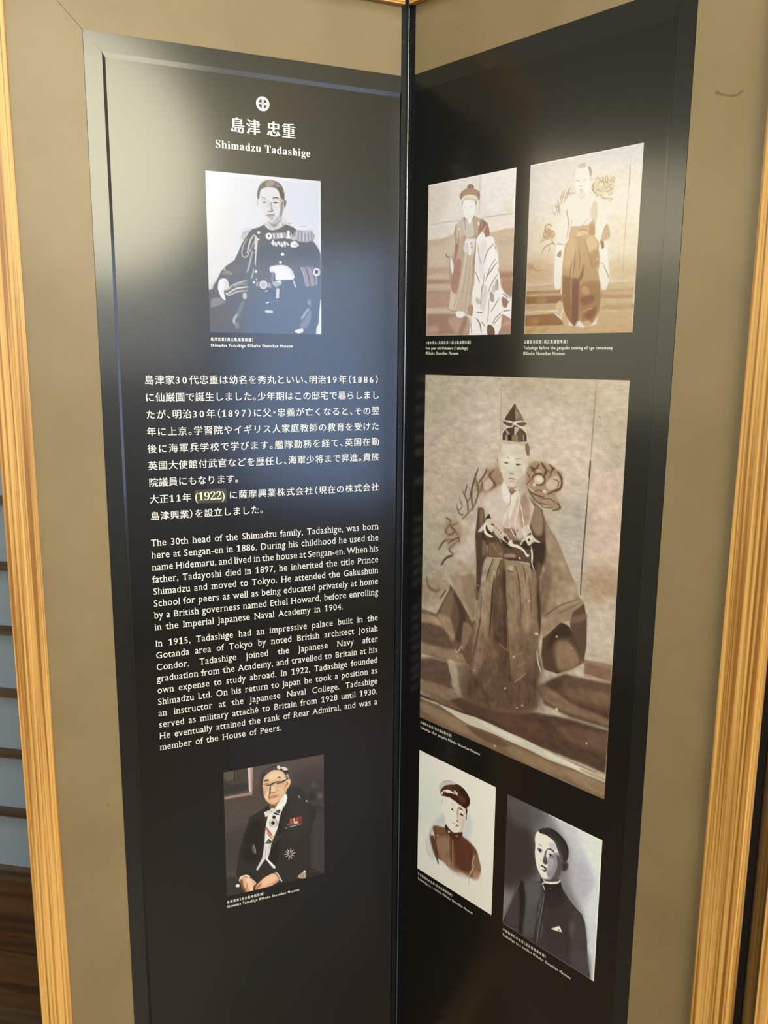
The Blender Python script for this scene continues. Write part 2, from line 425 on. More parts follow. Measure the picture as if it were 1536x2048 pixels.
JP = [(416.2, 45.0, -35.6, '島津家30代忠重は幼名を秀丸といい、明治19年（1886）'),
      (416.2, 44.2, -60.9, 'に仙巌園で誕生しました。少年期はこの邸宅で暮らしまし'),
      (416.2, 44.2, -86.2, 'たが、明治30年（1897）に父・忠義が亡くなると、その翌'),
      (416.2, 44.2, -111.5, '年に上京。学習院やイギリス人家庭教師の教育を受けた'),
      (416.2, 44.2, -136.8, '後に海軍兵学校で学びます。艦隊勤務を経て、英国在勤'),
      (416.2, 44.2, -162.1, '英国大使館付武官などを歴任し、海軍少将まで昇進。貴族'),
      (416.2, 279.0, -187.4, '院議員にもなります。'),
      (416.2, 353.6, -212.7, '大正11年'), (296.2, 44.0, -212.7, 'に薩摩興業株式会社（現在の株式会社'),
      (416.2, 240.5, -238.6, '島津興業）を設立しました。')]
JS = 14.2
for u0, u1, vc, t in JP:
    last = t[-1]
    a = jadv(last) or glyph(last)[2]
    w.line(u0, u1, vc - 0.385 * JS, ''.join(semi(c) if c.isdigit() else c for c in t), JS, 1.0, JF, adv=jadv)
w.build('paragraph', label='nine lines of white Japanese writing')
EN1 = ['The 30th head of the Shimadzu family, Tadashige, was born', 'here at Sengan-en in 1886. During his childhood he used the',
       'name Hidemaru, and lived in the house at Sengan-en. When his', 'father, Tadayoshi died in 1897, he inherited the title Prince',
       'Shimadzu and moved to Tokyo. He attended the Gakushuin', 'School for peers as well as being educated privately at home',
       'by a British governess named Ethel Howard, before enrolling', 'in the Imperial Japanese Naval Academy in 1904.']
EN2 = ['In 1915, Tadashige had an impressive palace built in the', 'Gotanda area of Tokyo by noted British architect Josiah',
       'Condor. Tadashige joined the Japanese Navy after', 'graduation from the Academy, and travelled to Britain at his',
       'own expense to study abroad. In 1922, Tadashige founded', 'Shimadzu Ltd. On his return to Japan he took a position as',
       'an instructor at the Japanese Naval College. Tadashige', 'served as military attaché to Britain from 1928 until 1930.',
       'He eventually attained the rank of Rear Admiral, and was a', 'member of the House of Peers.']
ES, EX_ = 14.9, 0.935
for rows, b0, pitch, ends in ((EN1, -285.0, 19.03, {7: 107.0}), (EN2, -444.8, 19.13, {9: 217.0})):
    w = Writing(PL)
    for k, t in enumerate(rows):
        w.line(416.6, ends.get(k, 43.8), b0 - pitch * k, semi(t), ES, EX_, (0.0,), words=True)
    w.build('paragraph', label='white English writing, the %s paragraph' % ('upper' if rows is EN1 else 'lower'))
w = Writing(PL); HF = (-0.02, 0.0, 0.02, 0.035)
for (u0, c) in ((280.4, '島'), (257.0, '津'), (226.6, '忠'), (203.4, '重')):
    w.line(u0, None, 320.2, c, 22.6, 0.94, HF)
w.build('heading', label='large white Japanese name')
w = Writing(PL); w.line(303.2, 159.6, 295.2, serif('Shimadzu Tadashige'), 15.2, 0.98, (0.0, 0.012)); w.build('heading', label='white name in Roman letters')

def crest(P, uc, vc, R):
    """round crest: a ring with a cross inside"""
    seg = 48; v = []; f = []
    for k in range(seg):
        a = 2 * math.pi * k / seg
        for r in (R, R * 0.66): v.append(P.p(uc + r * math.cos(a), PRINT_D + .13, vc + r * math.sin(a)))
    for k in range(seg): j = (k + 1) % seg; f.append((2 * k, 2 * j, 2 * j + 1, 2 * k + 1))
    for a, b in ((R * .145, R * .72), (R * .72, R * .145)):
        n = len(v); v += [P.p(uc + x, PRINT_D + .14, vc + y) for x, y in ((-a, -b), (a, -b), (a, b), (-a, b))]; f.append((n, n + 1, n + 2, n + 3))
    me = bpy.data.meshes.new('crest'); me.from_pydata(v, [], f); o = link('crest', me, M['ink'], P.o); o['label'] = 'white ring with a cross'
crest(PL, 231.6, 361.9, 10.0)

CF = (0.0, 0.05)
def caption(P, u0, rows, label):
    w = Writing(P)
    for base, u1, t, size, fat in rows:
        w.line(u0, u1, base, t, size, 0.80, fat)
    w.build('caption', label=label)
SHO = '（尚古集成館所蔵）'; MUS = '©Shoko Shuseikan Museum'
caption(PL, 317.6, [(22.2, 252.5, '島津忠重' + SHO, 5.6, CF), (13.3, 190.0, 'Shimadzu Tadashige ' + MUS, 6.4, CF)], 'small white caption under the upper portrait')
caption(PL, 317.4, [(-913.9, 252.0, '島津忠重' + SHO, 5.6, CF), (-922.4, 190.0, 'Shimadzu Tadashige ' + MUS, 6.4, CF)], 'small white caption under the lower portrait')
caption(PR, 48.6, [(20.9, 144.4, '5歳の秀丸（島津忠重）' + SHO, 5.5, CF), (12.2, 138.7, 'Five year old Hidemaru (Tadashige)', 6.4, CF), (4.6, 119.2, MUS, 6.4, CF)], 'three line white caption under the boy beside a striped cloth')
caption(PR, 244.5, [(20.9, 320.0, '元服前の忠重' + SHO, 5.5, CF), (12.2, 390.2, 'Tadashige before the genpuku coming of age ceremony', 6.4, CF), (4.6, 315.7, MUS, 6.4, CF)], 'three line white caption under the pale standing boy')
caption(PR, 50.4, [(-623.2, 125.0, '元服時の忠重' + SHO, 5.5, CF), (-632.4, 187.0, 'Tadashige after genpuku ' + MUS, 6.4, CF)], 'white caption under the largest photograph')
caption(PR, 50.8, [(-913.2, 135.8, '学習院時代の忠重' + SHO, 5.5, CF), (-922.2, 182.1, 'Tadashige as a student ' + MUS, 6.4, CF)], 'white caption under the student in a cap')
caption(PR, 246.7, [(-915.6, 333.2, '学習院時代の忠重' + SHO, 5.5, CF), (-924.6, 379.2, 'Tadashige as a student ' + MUS, 6.4, CF)], 'white caption under the bareheaded student')

# small film sticker with a corrected year over the writing
w = Writing(PL, PRINT_D + .55)
w.line(349.2, 301.6, -218.6, '(' + serif('1922') + ')', 17.8, 0.98, (0.0,))
st = MB()
pts = [(349.2, -204.5), (347.5, -202.6), (326, -202.0), (301, -202.4), (299.6, -204), (299.8, -222.5), (301.4, -224.3), (346, -222.9), (347.8, -220.6)]
PL.poly(st, pts, PRINT_D, PRINT_D + .45)
so = st.build('correction_sticker', M['sticker'], PL.o); so['label'] = 'small olive film sticker with the year (1922)'
me = so.data; n0 = len(me.vertices)
bm = bmesh.new(); bm.from_mesh(me); vs = [bm.verts.new(v) for v in w.v]
for q in w.f:
    try: bm.faces.new([vs[i] for i in q]).material_index = 1
    except ValueError: pass
bm.to_mesh(me); bm.free(); me.materials.append(M['sticker_ink'])
bpy.data.objects.remove(_to); bpy.data.curves.remove(_cu)
scuff(PR, [(506.2, 300.8), (510, 297.9), (517.3, 294.8), (523.3, 292.5), (531.4, 291.9), (537.9, 295.2)], (4, 2.0, 1.6, 2.2, 2.4))
scuff(PL, [(500.5, -693), (497.6, -693.2)], (2.0,))
# ------------------------------------------------------------------ printed photographs
class Canvas:
    """a picture printed on the sheet: a fine grid whose points carry the print's tone.
    The picture is set down as a list of shapes in thousandths of its width and height:
    P/p soft or straight outline, L brush line (tone, width, softness), BG ground tone, N/T mottling all over, M mottling inside an outline, S specks"""
    def __init__(self, w, h, text, seed=1):
        self.w, self.h = w, h; self.a = np.zeros((h, w, 3)); self.rng = np.random.RandomState(seed)
        for ln in text.strip().split('\n'):
            t = ln.split('|'); q = t[0].split()
            if q[0] == 'BG': self.a[:] = self.c(q[1])[0]; continue
            if q[0] == 'N': self.mottle(float(q[1]), 1.2, 1.2); self.mottle(float(q[1]), 9, 5); continue
            if q[0] == 'T': self.mottle(float(q[1]), float(q[2]), float(q[3])); continue
            if q[0] == 'S':
                for k in range(int(q[1])):
                    y = self.rng.randint(int(h * .55), h); x = self.rng.randint(0, w)
                    self.a[y, x] = self.a[y, x] * .45 + self.c(q[2])[0] * .55
                continue
            if q[0] == 'M':
                self.mottle(float(q[1]), float(q[2]), float(q[3]), self.smooth([(float(x) * w / 1000, float(y) * h / 1000) for x, y in (k.split(',') for k in t[1].split())]), float(q[4]) * h / 1000); continue
            pts = [(float(x) * w / 1000, float(y) * h / 1000) for x, y in (k.split(',') for k in t[1].split())]
            col, al = self.c(q[1]); n = [float(v) * h / 1000 for v in q[2:]]
            if q[0] == 'L': self.stroke(pts, col, al, n[0], n[1] if len(n) > 1 else 0)
            else: self.fill(self.smooth(pts) if q[0] == 'P' else pts, col, al, n[0] if n else 0)
    @staticmethod
    def c(s):
        p = s.split('/'); v = [float(k) for k in p[0].split(',')]
        return np.array(v * 3 if len(v) == 1 else v) / 255.0, (float(p[1]) if len(p) > 1 else 1.0)
    @staticmethod
    def smooth(p, closed=True, n=6):
        m = len(p); out = []
        for i in range(m if closed else m - 1):
            if closed: a, b, c, d = p[i - 1], p[i], p[(i + 1) % m], p[(i + 2) % m]
            else: a, b, c, d = p[max(i - 1, 0)], p[i], p[i + 1], p[min(i + 2, m - 1)]
            for k in range(n):
                t = k / n
                out.append(tuple(0.5 * (2 * b[j] + (c[j] - a[j]) * t + (2 * a[j] - 5 * b[j] + 4 * c[j] - d[j]) * t * t + (3 * b[j] - a[j] - 3 * c[j] + d[j]) * t ** 3) for j in (0, 1)))
        if not closed: out.append(p[-1])
        return out
    def window(self, p, pad):
        x = [q[0] for q in p]; y = [q[1] for q in p]
        return (max(0, int(min(x) - pad)), min(self.w, int(max(x) + pad) + 2), max(0, int(min(y) - pad)), min(self.h, int(max(y) + pad) + 2))
    @staticmethod
    def blur(m, sg):
        if sg < 0.45: return m
        r = int(3 * sg) + 1; k = np.exp(-0.5 * (np.arange(-r, r + 1) / sg) ** 2); k /= k.sum()
        m = np.pad(m, r, mode='edge')
        m = sum(k[i] * m[i:m.shape[0] - 2 * r + i] for i in range(2 * r + 1))
        return sum(k[i] * m[:, i:m.shape[1] - 2 * r + i] for i in range(2 * r + 1))
    def lay(self, box, m, col, al):
        x0, x1, y0, y1 = box; s = self.a[y0:y1, x0:x1]; m = (m * al)[..., None]
        s *= 1 - m; s += m * col
    def fill(self, p, col, al, soft):
        sg = soft * 0.6; x0, x1, y0, y1 = box = self.window(p, 3 * sg + 2)
        if x1 <= x0 or y1 <= y0: return
        SS = 3; W_, H_ = (x1 - x0) * SS, (y1 - y0) * SS
        D = np.zeros((H_, W_ + 1), np.int32)
        for (ax, ay), (bx, by) in zip(p, p[1:] + p[:1]):
            if ay == by: continue
            if ay > by: ax, ay, bx, by = bx, by, ax, ay
            r = np.arange(max(0, math.ceil((ay - y0) * SS - .5)), min(H_ - 1, math.ceil((by - y0) * SS - .5) - 1) + 1)
            if len(r) == 0: continue
            xi = ax + (bx - ax) * (((r + .5) / SS + y0) - ay) / (by - ay)
            np.add.at(D, (r, np.clip(np.round((xi - x0) * SS).astype(int), 0, W_)), 1)
        m = (np.cumsum(D, 1)[:, :W_] % 2).astype(float).reshape(y1 - y0, SS, x1 - x0, SS).mean((1, 3))
        self.lay(box, self.blur(m, sg), col, al)
    def stroke(self, p, col, al, wid, soft):
        p = self.smooth(p, False, 5); sg = soft * 0.5; wid = max(wid, 0.7)
        x0, x1, y0, y1 = box = self.window(p, wid + 3 * sg + 2)
        if x1 <= x0 or y1 <= y0: return
        X, Y = np.meshgrid(np.arange(x0, x1) + .5, np.arange(y0, y1) + .5); best = np.full(X.shape, -9.0); n = len(p) - 1
        for i in range(n):
            (ax, ay), (bx, by) = p[i], p[i + 1]; dx, dy = bx - ax, by - ay; L = dx * dx + dy * dy or 1e-9
            t = np.clip(((X - ax) * dx + (Y - ay) * dy) / L, 0, 1); s = (i + t) / n
            half = wid / 2 * (0.55 + 0.45 * np.minimum(1, 4 * np.minimum(s, 1 - s)))
            best = np.maximum(best, half - np.hypot(X - ax - t * dx, Y - ay - t * dy))
        self.lay(box, self.blur(np.clip(best + .5, 0, 1), sg), col, al)
    def cloudy(self, sx, sy):
        """soft random tone, grain size sx by sy (thousandths of the height)"""
        r = self.rng.randn(self.h, self.w)
        for ax, sg in ((0, sy * self.h / 1000), (1, sx * self.h / 1000)):
            if sg < 0.3: continue
            n = int(3 * sg) + 1; k = np.exp(-0.5 * (np.arange(-n, n + 1) / sg) ** 2)
            r = np.pad(r, [(n, n) if i == ax else (0, 0) for i in (0, 1)], mode='wrap'); L = r.shape[ax] - 2 * n
            r = sum(k[i] * (r[i:i + L] if ax == 0 else r[:, i:i + L]) for i in range(2 * n + 1))
        return r / r.std()
    def mottle(self, amp, sx, sy, p=None, soft=0):
        m = 1.0
        if p is not None:
            old = self.a; self.a = np.zeros((self.h, self.w, 1)); self.fill(p, np.array([1.0]), 1.0, soft); m = self.a[..., 0]; self.a = old
        self.a *= np.clip(1 + m * amp * self.cloudy(sx, sy), 0.5, 1.5)[..., None]
def photograph(P, u0, u1, v0, v1, cv, label, gain=(1, 1, 1), haze=(0, 0, 0)):
    """u0..u1 as read left to right by the viewer, v0 top, v1 bottom"""
    h, w = cv.a.shape[:2]
    uu = np.linspace(u0, u1, w); vv = np.linspace(v0, v1, h)
    U, V = np.meshgrid(uu, vv)
    co = np.empty((h * w, 3)); co[:, 0] = U.ravel() * .001; co[:, 1] = P.s * (PRINT_D + .06) * .001; co[:, 2] = V.ravel() * .001
    i = np.arange(h * w).reshape(h, w)
    q = np.stack([i[:-1, :-1], i[1:, :-1], i[1:, 1:], i[:-1, 1:]], -1).reshape(-1, 4)
    me = bpy.data.meshes.new('photograph'); me.vertices.add(h * w); me.vertices.foreach_set('co', co.ravel())
    me.loops.add(q.size); me.loops.foreach_set('vertex_index', q.ravel().astype(np.int32))
    me.polygons.add(len(q)); me.polygons.foreach_set('loop_start', np.arange(0, q.size, 4, dtype=np.int32))
    me.update(); me.validate()
    s = np.clip(cv.a, 0, 1); lin = np.where(s <= 0.04045, s / 12.92, ((s + 0.055) / 1.055) ** 2.4)
    lin = np.clip(lin * np.array(gain) - np.array(haze), 0.002, 0.96)        # the ink's own tone
    rgba = np.ones((h * w, 4), np.float32); rgba[:, :3] = lin.reshape(-1, 3)
    at = me.color_attributes.new('print', 'FLOAT_COLOR', 'POINT'); at.data.foreach_set('color', rgba.ravel())
    o = link('photograph', me, M['print'], P.o); o['label'] = label
    return o
def print_mat():
    m, n, l, b = new_mat('printed_picture')
    a = n.new('ShaderNodeAttribute'); a.attribute_name = 'print'; l.new(a.outputs['Color'], b.inputs['Base Color'])
    gloss(n, l, b)
    return m
M['print'] = print_mat()
photograph(PL, 317.9, 143.5, 262.3, 34.2, Canvas(220, 290, '''
BG 239,242,248
P 242,241,240/.8 32.6|-12,278 237,212 242,478 -2,723
P 234,240,251/.7 33.8|726,79 995,63 997,281 722,267
P 247,250,252 7.6|0,1 1000,0 1000,14 0,18
P 247,250,252 5.7|984,5 1002,4 999,446 985,424
P 229,229,234 1.6|291,353 321,335 381,330 379,364 333,409 296,427 274,417
P 197,197,199 1.6|305,363 350,347 373,349 357,376 319,405 297,400
L 242 4.9 1.1|320,367 304,400
L 242 4.9 1.1|346,355 326,394
L 242 4.4 1.1|369,346 353,382
P 238,240,243 1.7|691,290 729,278 767,287 829,292 907,293 922,312 906,334 836,338 774,324 744,312
L 202,204,209 6.8 2.3|790,302 837,295 883,295
L 188,190,193 5.6 2.8|698,287 729,283
p 127,130,135 1.1|-2,731 34,722 46,697 73,667 108,612 150,578 225,537 256,493 288,438 311,410 350,366 380,337 440,323 494,300 568,334 683,291 729,302 768,316 805,345 866,374 921,383 960,417 994,468 1000,764 982,838 971,924 953,952 948,1002 -1,1000
P 118,129,144/.8 51.7|443,742 989,613 952,981 360,998
P 114,120,131/.6 34|414,443 913,422 974,530 755,538 449,550
P 139,135,133/.7 22|20,728 149,616 239,558 298,583 184,652
P 133,131,129/.6 33.3|7,853 141,833 197,913 9,989
p 177,175,184 1.7|767,325 914,323 941,349 933,382 866,399 781,395 743,358
L 229,229,236 6.2 1.1|782,329 772,384
L 229,229,236 6.2 1.1|809,331 804,394
L 229,229,236 6.2 1.1|836,331 837,395
L 229,229,236 6.3 1.1|866,330 869,391
L 226,226,234 6.3 1.1|892,327 901,384
L 218,218,229 5.7 1.1|914,339 929,374
P 206,208,215 2.8|836,327 914,318 922,328 844,343
P 244,246,249 2.3|763,311 829,313 906,304 926,284 837,289 775,286
L 206,206,211 5.7 2.3|798,300 868,296
P 218,217,218 1.7|490,300 532,282 661,243 683,285 629,318 568,334 523,328
L 242 5.6 1.1|508,305 531,325 568,330
L 240 5.6 1.1|591,322 630,299 653,271
L 169 4.5 1.7|584,317 607,300
P 188 1.7|662,292 660,295 657,297 652,298 648,297 645,295 643,293 645,290 648,288 653,287 657,287 661,289
P 245 1.1|645,295 644,298 641,300 637,301 633,301 631,299 630,296 631,293 634,291 637,290 641,291 644,293
P 178 1.7|548,322 547,324 545,325 542,326 539,326 537,324 536,322 537,320 539,318 542,318 545,318 547,319
P 234,231,231 1.7|646,239 665,238 684,269 675,291 653,276
P 159 3.3|532,277 631,256 622,278 576,312 546,297
P 238,238,240 1.7|437,149 455,84 508,60 575,56 635,79 660,125 663,173 650,222 630,261 600,284 569,294 532,282 495,257 470,221 452,185
P 193,192,192/.85 6.7|634,127 667,136 664,179 646,228 630,261 592,287 569,294 585,269 623,234 632,191 629,159
P 159,158,158/.9 5|644,153 665,152 658,200 645,239 627,245 636,202
P 210,209,210/.6 5.6|570,269 608,246 630,266 592,293 561,297 532,285
P 211,209,209 1.7|665,147 686,141 691,156 678,189 662,198 657,174
P 139,137,137 1.7|667,149 685,143 686,161 674,184 666,173
P 226,226,227 1.6|426,165 439,151 448,174 444,191 431,181
L 197 3.3 1.6|430,162 435,186
P 146,142,140 1.7|437,149 434,112 448,74 478,43 531,24 583,25 636,42 665,77 673,114 670,144 652,137 634,122 623,90 590,71 537,68 492,76 462,94 450,127 446,145
P 118,116,116/.8 4.4|612,64 650,62 670,104 667,141 649,131 630,100
P 120,118,118/.7 4.4|441,111 455,84 454,121 446,145 438,143
P 184,178,177/.8 3.3|516,38 561,28 583,45 552,65 515,65
L 206,202,201 4.4 2.2|538,26 564,35 583,32
L 202 3.9 1.7|598,49 624,58
L 202,201,201 4.4 1.7|659,78 668,98
L 167 3.3 1.7|613,40 646,73
L 159,158,158 4.9 1.6|470,134 487,135 509,142
L 101 7.2 1.7|567,137 584,130 603,128 620,134
L 197 2.8 1.7|460,158 490,148 527,157 531,181 508,198
L 202 2.8 1.7|557,158 588,143 629,146 636,170 609,192 572,184
L 131 4.4 1.7|476,168 494,162 516,165
P 92 1.7|505,165 503,167 500,168 496,169 491,169 488,168 487,166 488,164 491,163 496,162 500,162 504,163
L 116 5 1.7|569,163 595,157 618,161
P 68 1.4|603,161 602,163 598,165 592,166 586,165 582,164 581,162 582,160 586,158 592,157 598,157 602,159
L 242 2.8 1.1|629,159 652,146
P 210/.6 4.4|527,159 544,159 543,196 530,197
P 159,158,159/.9 3.3|548,158 559,168 565,200 571,216 552,217 553,190
L 105 5 1.7|526,218 545,220 562,217
L 159 2.8 2.2|567,205 573,213
L 197 3.3 3.3|514,229 503,246
L 159 3.3 2.8|575,226 585,247
L 105 4.4 1.7|512,245 533,239 555,238 580,236
P 197,195,197 2.2|521,246 578,241 566,256 532,258
L 122 5 2.2|532,265 555,266 571,259
P 247 1.1|454,355 452,359 447,363 440,364 433,363 428,360 427,356 429,351 434,348 441,346 447,347 452,350
P 242 1.1|447,398 445,400 443,402 439,403 435,403 432,401 432,399 433,396 435,394 439,393 443,394 446,395
P 247 1.1|663,483 661,488 655,492 648,493 641,492 636,489 634,484 636,479 641,475 648,474 656,475 661,478
P 247 1.1|641,536 639,540 634,543 628,544 621,544 617,541 615,537 617,533 622,529 628,528 635,529 639,532
P 238 1.1|420,602 419,606 415,610 409,611 404,610 400,607 399,603 401,598 405,595 410,594 415,595 419,598
P 229 1.1|420,652 419,655 417,657 414,658 411,657 409,655 408,652 409,650 411,648 414,647 417,647 420,649
L 234 8.3 1.1|402,371 371,402 351,446 338,490
L 139 2.2 1.1|397,390 378,418 362,451 345,500
L 220 5.5 1.1|337,399 310,437 292,481 297,508 319,515 345,500 361,473 385,439 408,401
L 238 8.9 1.1|409,374 423,395 417,416 407,449
P 229 1.7|409,379 432,394 428,427 411,552 419,557 404,557 406,471 394,493 401,449
P 120 1.1|408,471 407,476 404,479 401,481 398,479 396,476 396,471 397,466 399,463 402,461 405,462 407,466
L 178,180,184 12.2 1.7|387,472 367,521 347,581 331,609
L 211 4.4 1.1|385,472 363,532 342,598
L 224 5.6 1.1|391,585 379,629 371,646
P 242 1.1|421,600 420,604 416,608 411,609 406,608 403,605 402,601 403,597 407,594 412,592 416,593 420,596
P 234 1.1|402,671 400,675 396,678 391,679 386,678 382,675 381,671 382,668 386,665 391,663 397,664 400,667
P 251 1.1|558,372 554,383 543,391 529,394 514,392 504,385 501,375 505,365 515,357 530,353 544,355 554,362
P 105 1.1|539,372 538,375 534,378 529,379 524,378 521,376 519,373 521,370 525,367 529,366 534,367 538,369
P 238/.9 1.7|514,366 513,369 510,371 507,372 503,371 500,370 499,367 500,364 503,362 507,361 511,362 513,364
P 238/.9 1.7|559,383 558,386 555,388 552,389 548,388 545,386 544,384 545,381 548,379 552,378 556,379 558,380
p 193,192,199 1.1|560,353 682,345 681,377 567,391
L 247 6.7 0.8|571,355 576,388
L 131 4.5 1.1|590,355 591,387
L 247 6.7 0.8|609,353 611,383
L 247 14.6 1.1|640,352 641,379
L 169 3.9 1.1|663,351 664,378
p 247 1.1|681,383 691,350 690,334 705,329 717,338 716,354 729,381
L 131 3.9 1.1|712,349 726,375
L 242 5.6 1.1|729,348 733,375
p 211 1.7|727,375 758,363 781,367 773,390 735,391
L 247 11.2 1.7|551,413 566,423 563,399 569,429
L 247 12.3 1.7|581,409 592,430 612,408 627,429
L 247 12.4 1.7|639,407 646,431 669,405 672,435
L 247 11.3 1.7|684,407 703,423
L 118 2.8 1.1|600,414 604,427
L 118 2.8 1.1|656,414 659,427
P 247 1.7|719,414 742,396 765,395 788,411 796,421 765,434 726,433
L 159 4 1.1|750,418 780,419
L 131 3.4 1.1|712,392 781,392
P 248 1.7|532,574 562,561 639,553 693,560 731,583 753,621 737,641 675,646 598,651 583,644 577,605 539,601
L 211 3.9 2.3|562,584 546,593 577,600
P 228 2.3|666,564 708,568 742,599 738,622 708,579
p 173,167,173 1.7|801,561 918,554 957,603 964,672 862,687 843,612
L 116,118,125 8.6 1.2|856,559 880,611 897,683
L 116,118,125 6.9 1.2|903,558 932,609 944,676
L 209 4.6 1.1|809,564 832,596 854,679
P 236 1.2|989,586 984,600 972,610 955,614 939,611 927,602 923,588 927,575 940,565 956,561 973,564 985,573
P 101 1.2|972,586 969,592 964,597 956,600 948,598 942,593 940,587 942,580 948,575 956,573 964,574 970,579
L 206 5.1 1.1|557,606 551,645 560,675 582,691 613,681
L 159 4 1.1|569,609 562,650
P 197 2.3|552,667 629,653 632,678 582,691
P 242 1.7|630,659 628,662 622,665 613,666 605,665 599,663 597,660 599,656 605,654 614,653 622,653 628,655
p 159 1.7|415,666 544,670 547,703 407,699
P 229,227,229 1.1|509,684 504,698 491,708 473,712 456,709 443,699 439,686 444,672 457,662 475,657 492,660 505,670
P 202 2.3|495,684 492,693 484,700 473,702 463,700 455,694 453,685 456,677 464,670 474,667 485,669 493,675
L 242 3.9 1.1|446,670 472,658 503,666
L 131 3.4 1.1|438,676 436,698
L 224 4.5 1.1|419,671 415,693
L 229 5.7 1.1|525,676 528,698
p 229,227,229 1.7|589,704 616,703 610,764 584,771
L 242 8 2.3|745,646 756,677 766,693
L 229 5.7 1.7|486,726 513,721
L 229 9.1 1.7|499,802 518,795
L 159 3.4 2.3|541,791 580,787 618,781
P 226,226,231 2.3|488,848 547,849 553,863 493,863
P 250 1.7|92,669 121,655 158,661 175,696 163,723 130,732 142,789 138,794 106,774 85,737 79,710
P 226/.8 3.3|139,670 168,680 167,718 137,727
p 159,156,152 2.7|138,600 171,604 208,616 200,630 148,629 111,628
P 229 1.6|147,596 146,598 143,599 140,600 136,600 133,598 132,597 134,595 136,594 140,593 144,594 146,595
p 139 1.1|175,712 235,677 329,658 338,729 233,748 151,762 144,740
L 211,208,209 9.4 1.7|171,723 186,706 250,680 329,661
L 233 9.4 1.7|144,746 166,748 234,716 339,701
L 218,213,211 7.8 1.7|147,756 180,758 248,734 338,726
L 178,177,178 6.7 2.2|197,711 257,690 332,680
L 101 5.5 1.7|205,700 219,716
p 159,159,165 3.3|17,798 32,781 98,774 142,805 74,829 15,842
L 218,213,215 26.8 2.8|309,746 307,773
L 148,148,154 24.6 4.5|295,796 267,846 235,896
L 206,206,211 14.6 4.5|236,880 208,919 219,940
L 211 9 2.8|212,913 218,946
P 159,161,169/.8 4.5|211,935 241,929 256,956 232,973
P 177,177,186 3.5|807,893 867,830 891,835 851,864 811,899
P 150,156,169 4.7|810,927 899,840 898,891 865,954 802,956
L 197,197,206 7 2.3|819,899 875,835
P 159,165,178 4.7|868,790 892,767 903,812
P 249 1.5|750,982 770,970 826,964 825,984 793,993 762,990
p 245,247,251 2.4|991,767 1004,767 1003,1001 948,1002 954,952 973,924 978,850
''', 65), 'black and white portrait of a seated officer in dress uniform with white gloves',
           (0.665, 0.687, 0.813), (0.091, 0.099, 0.122))
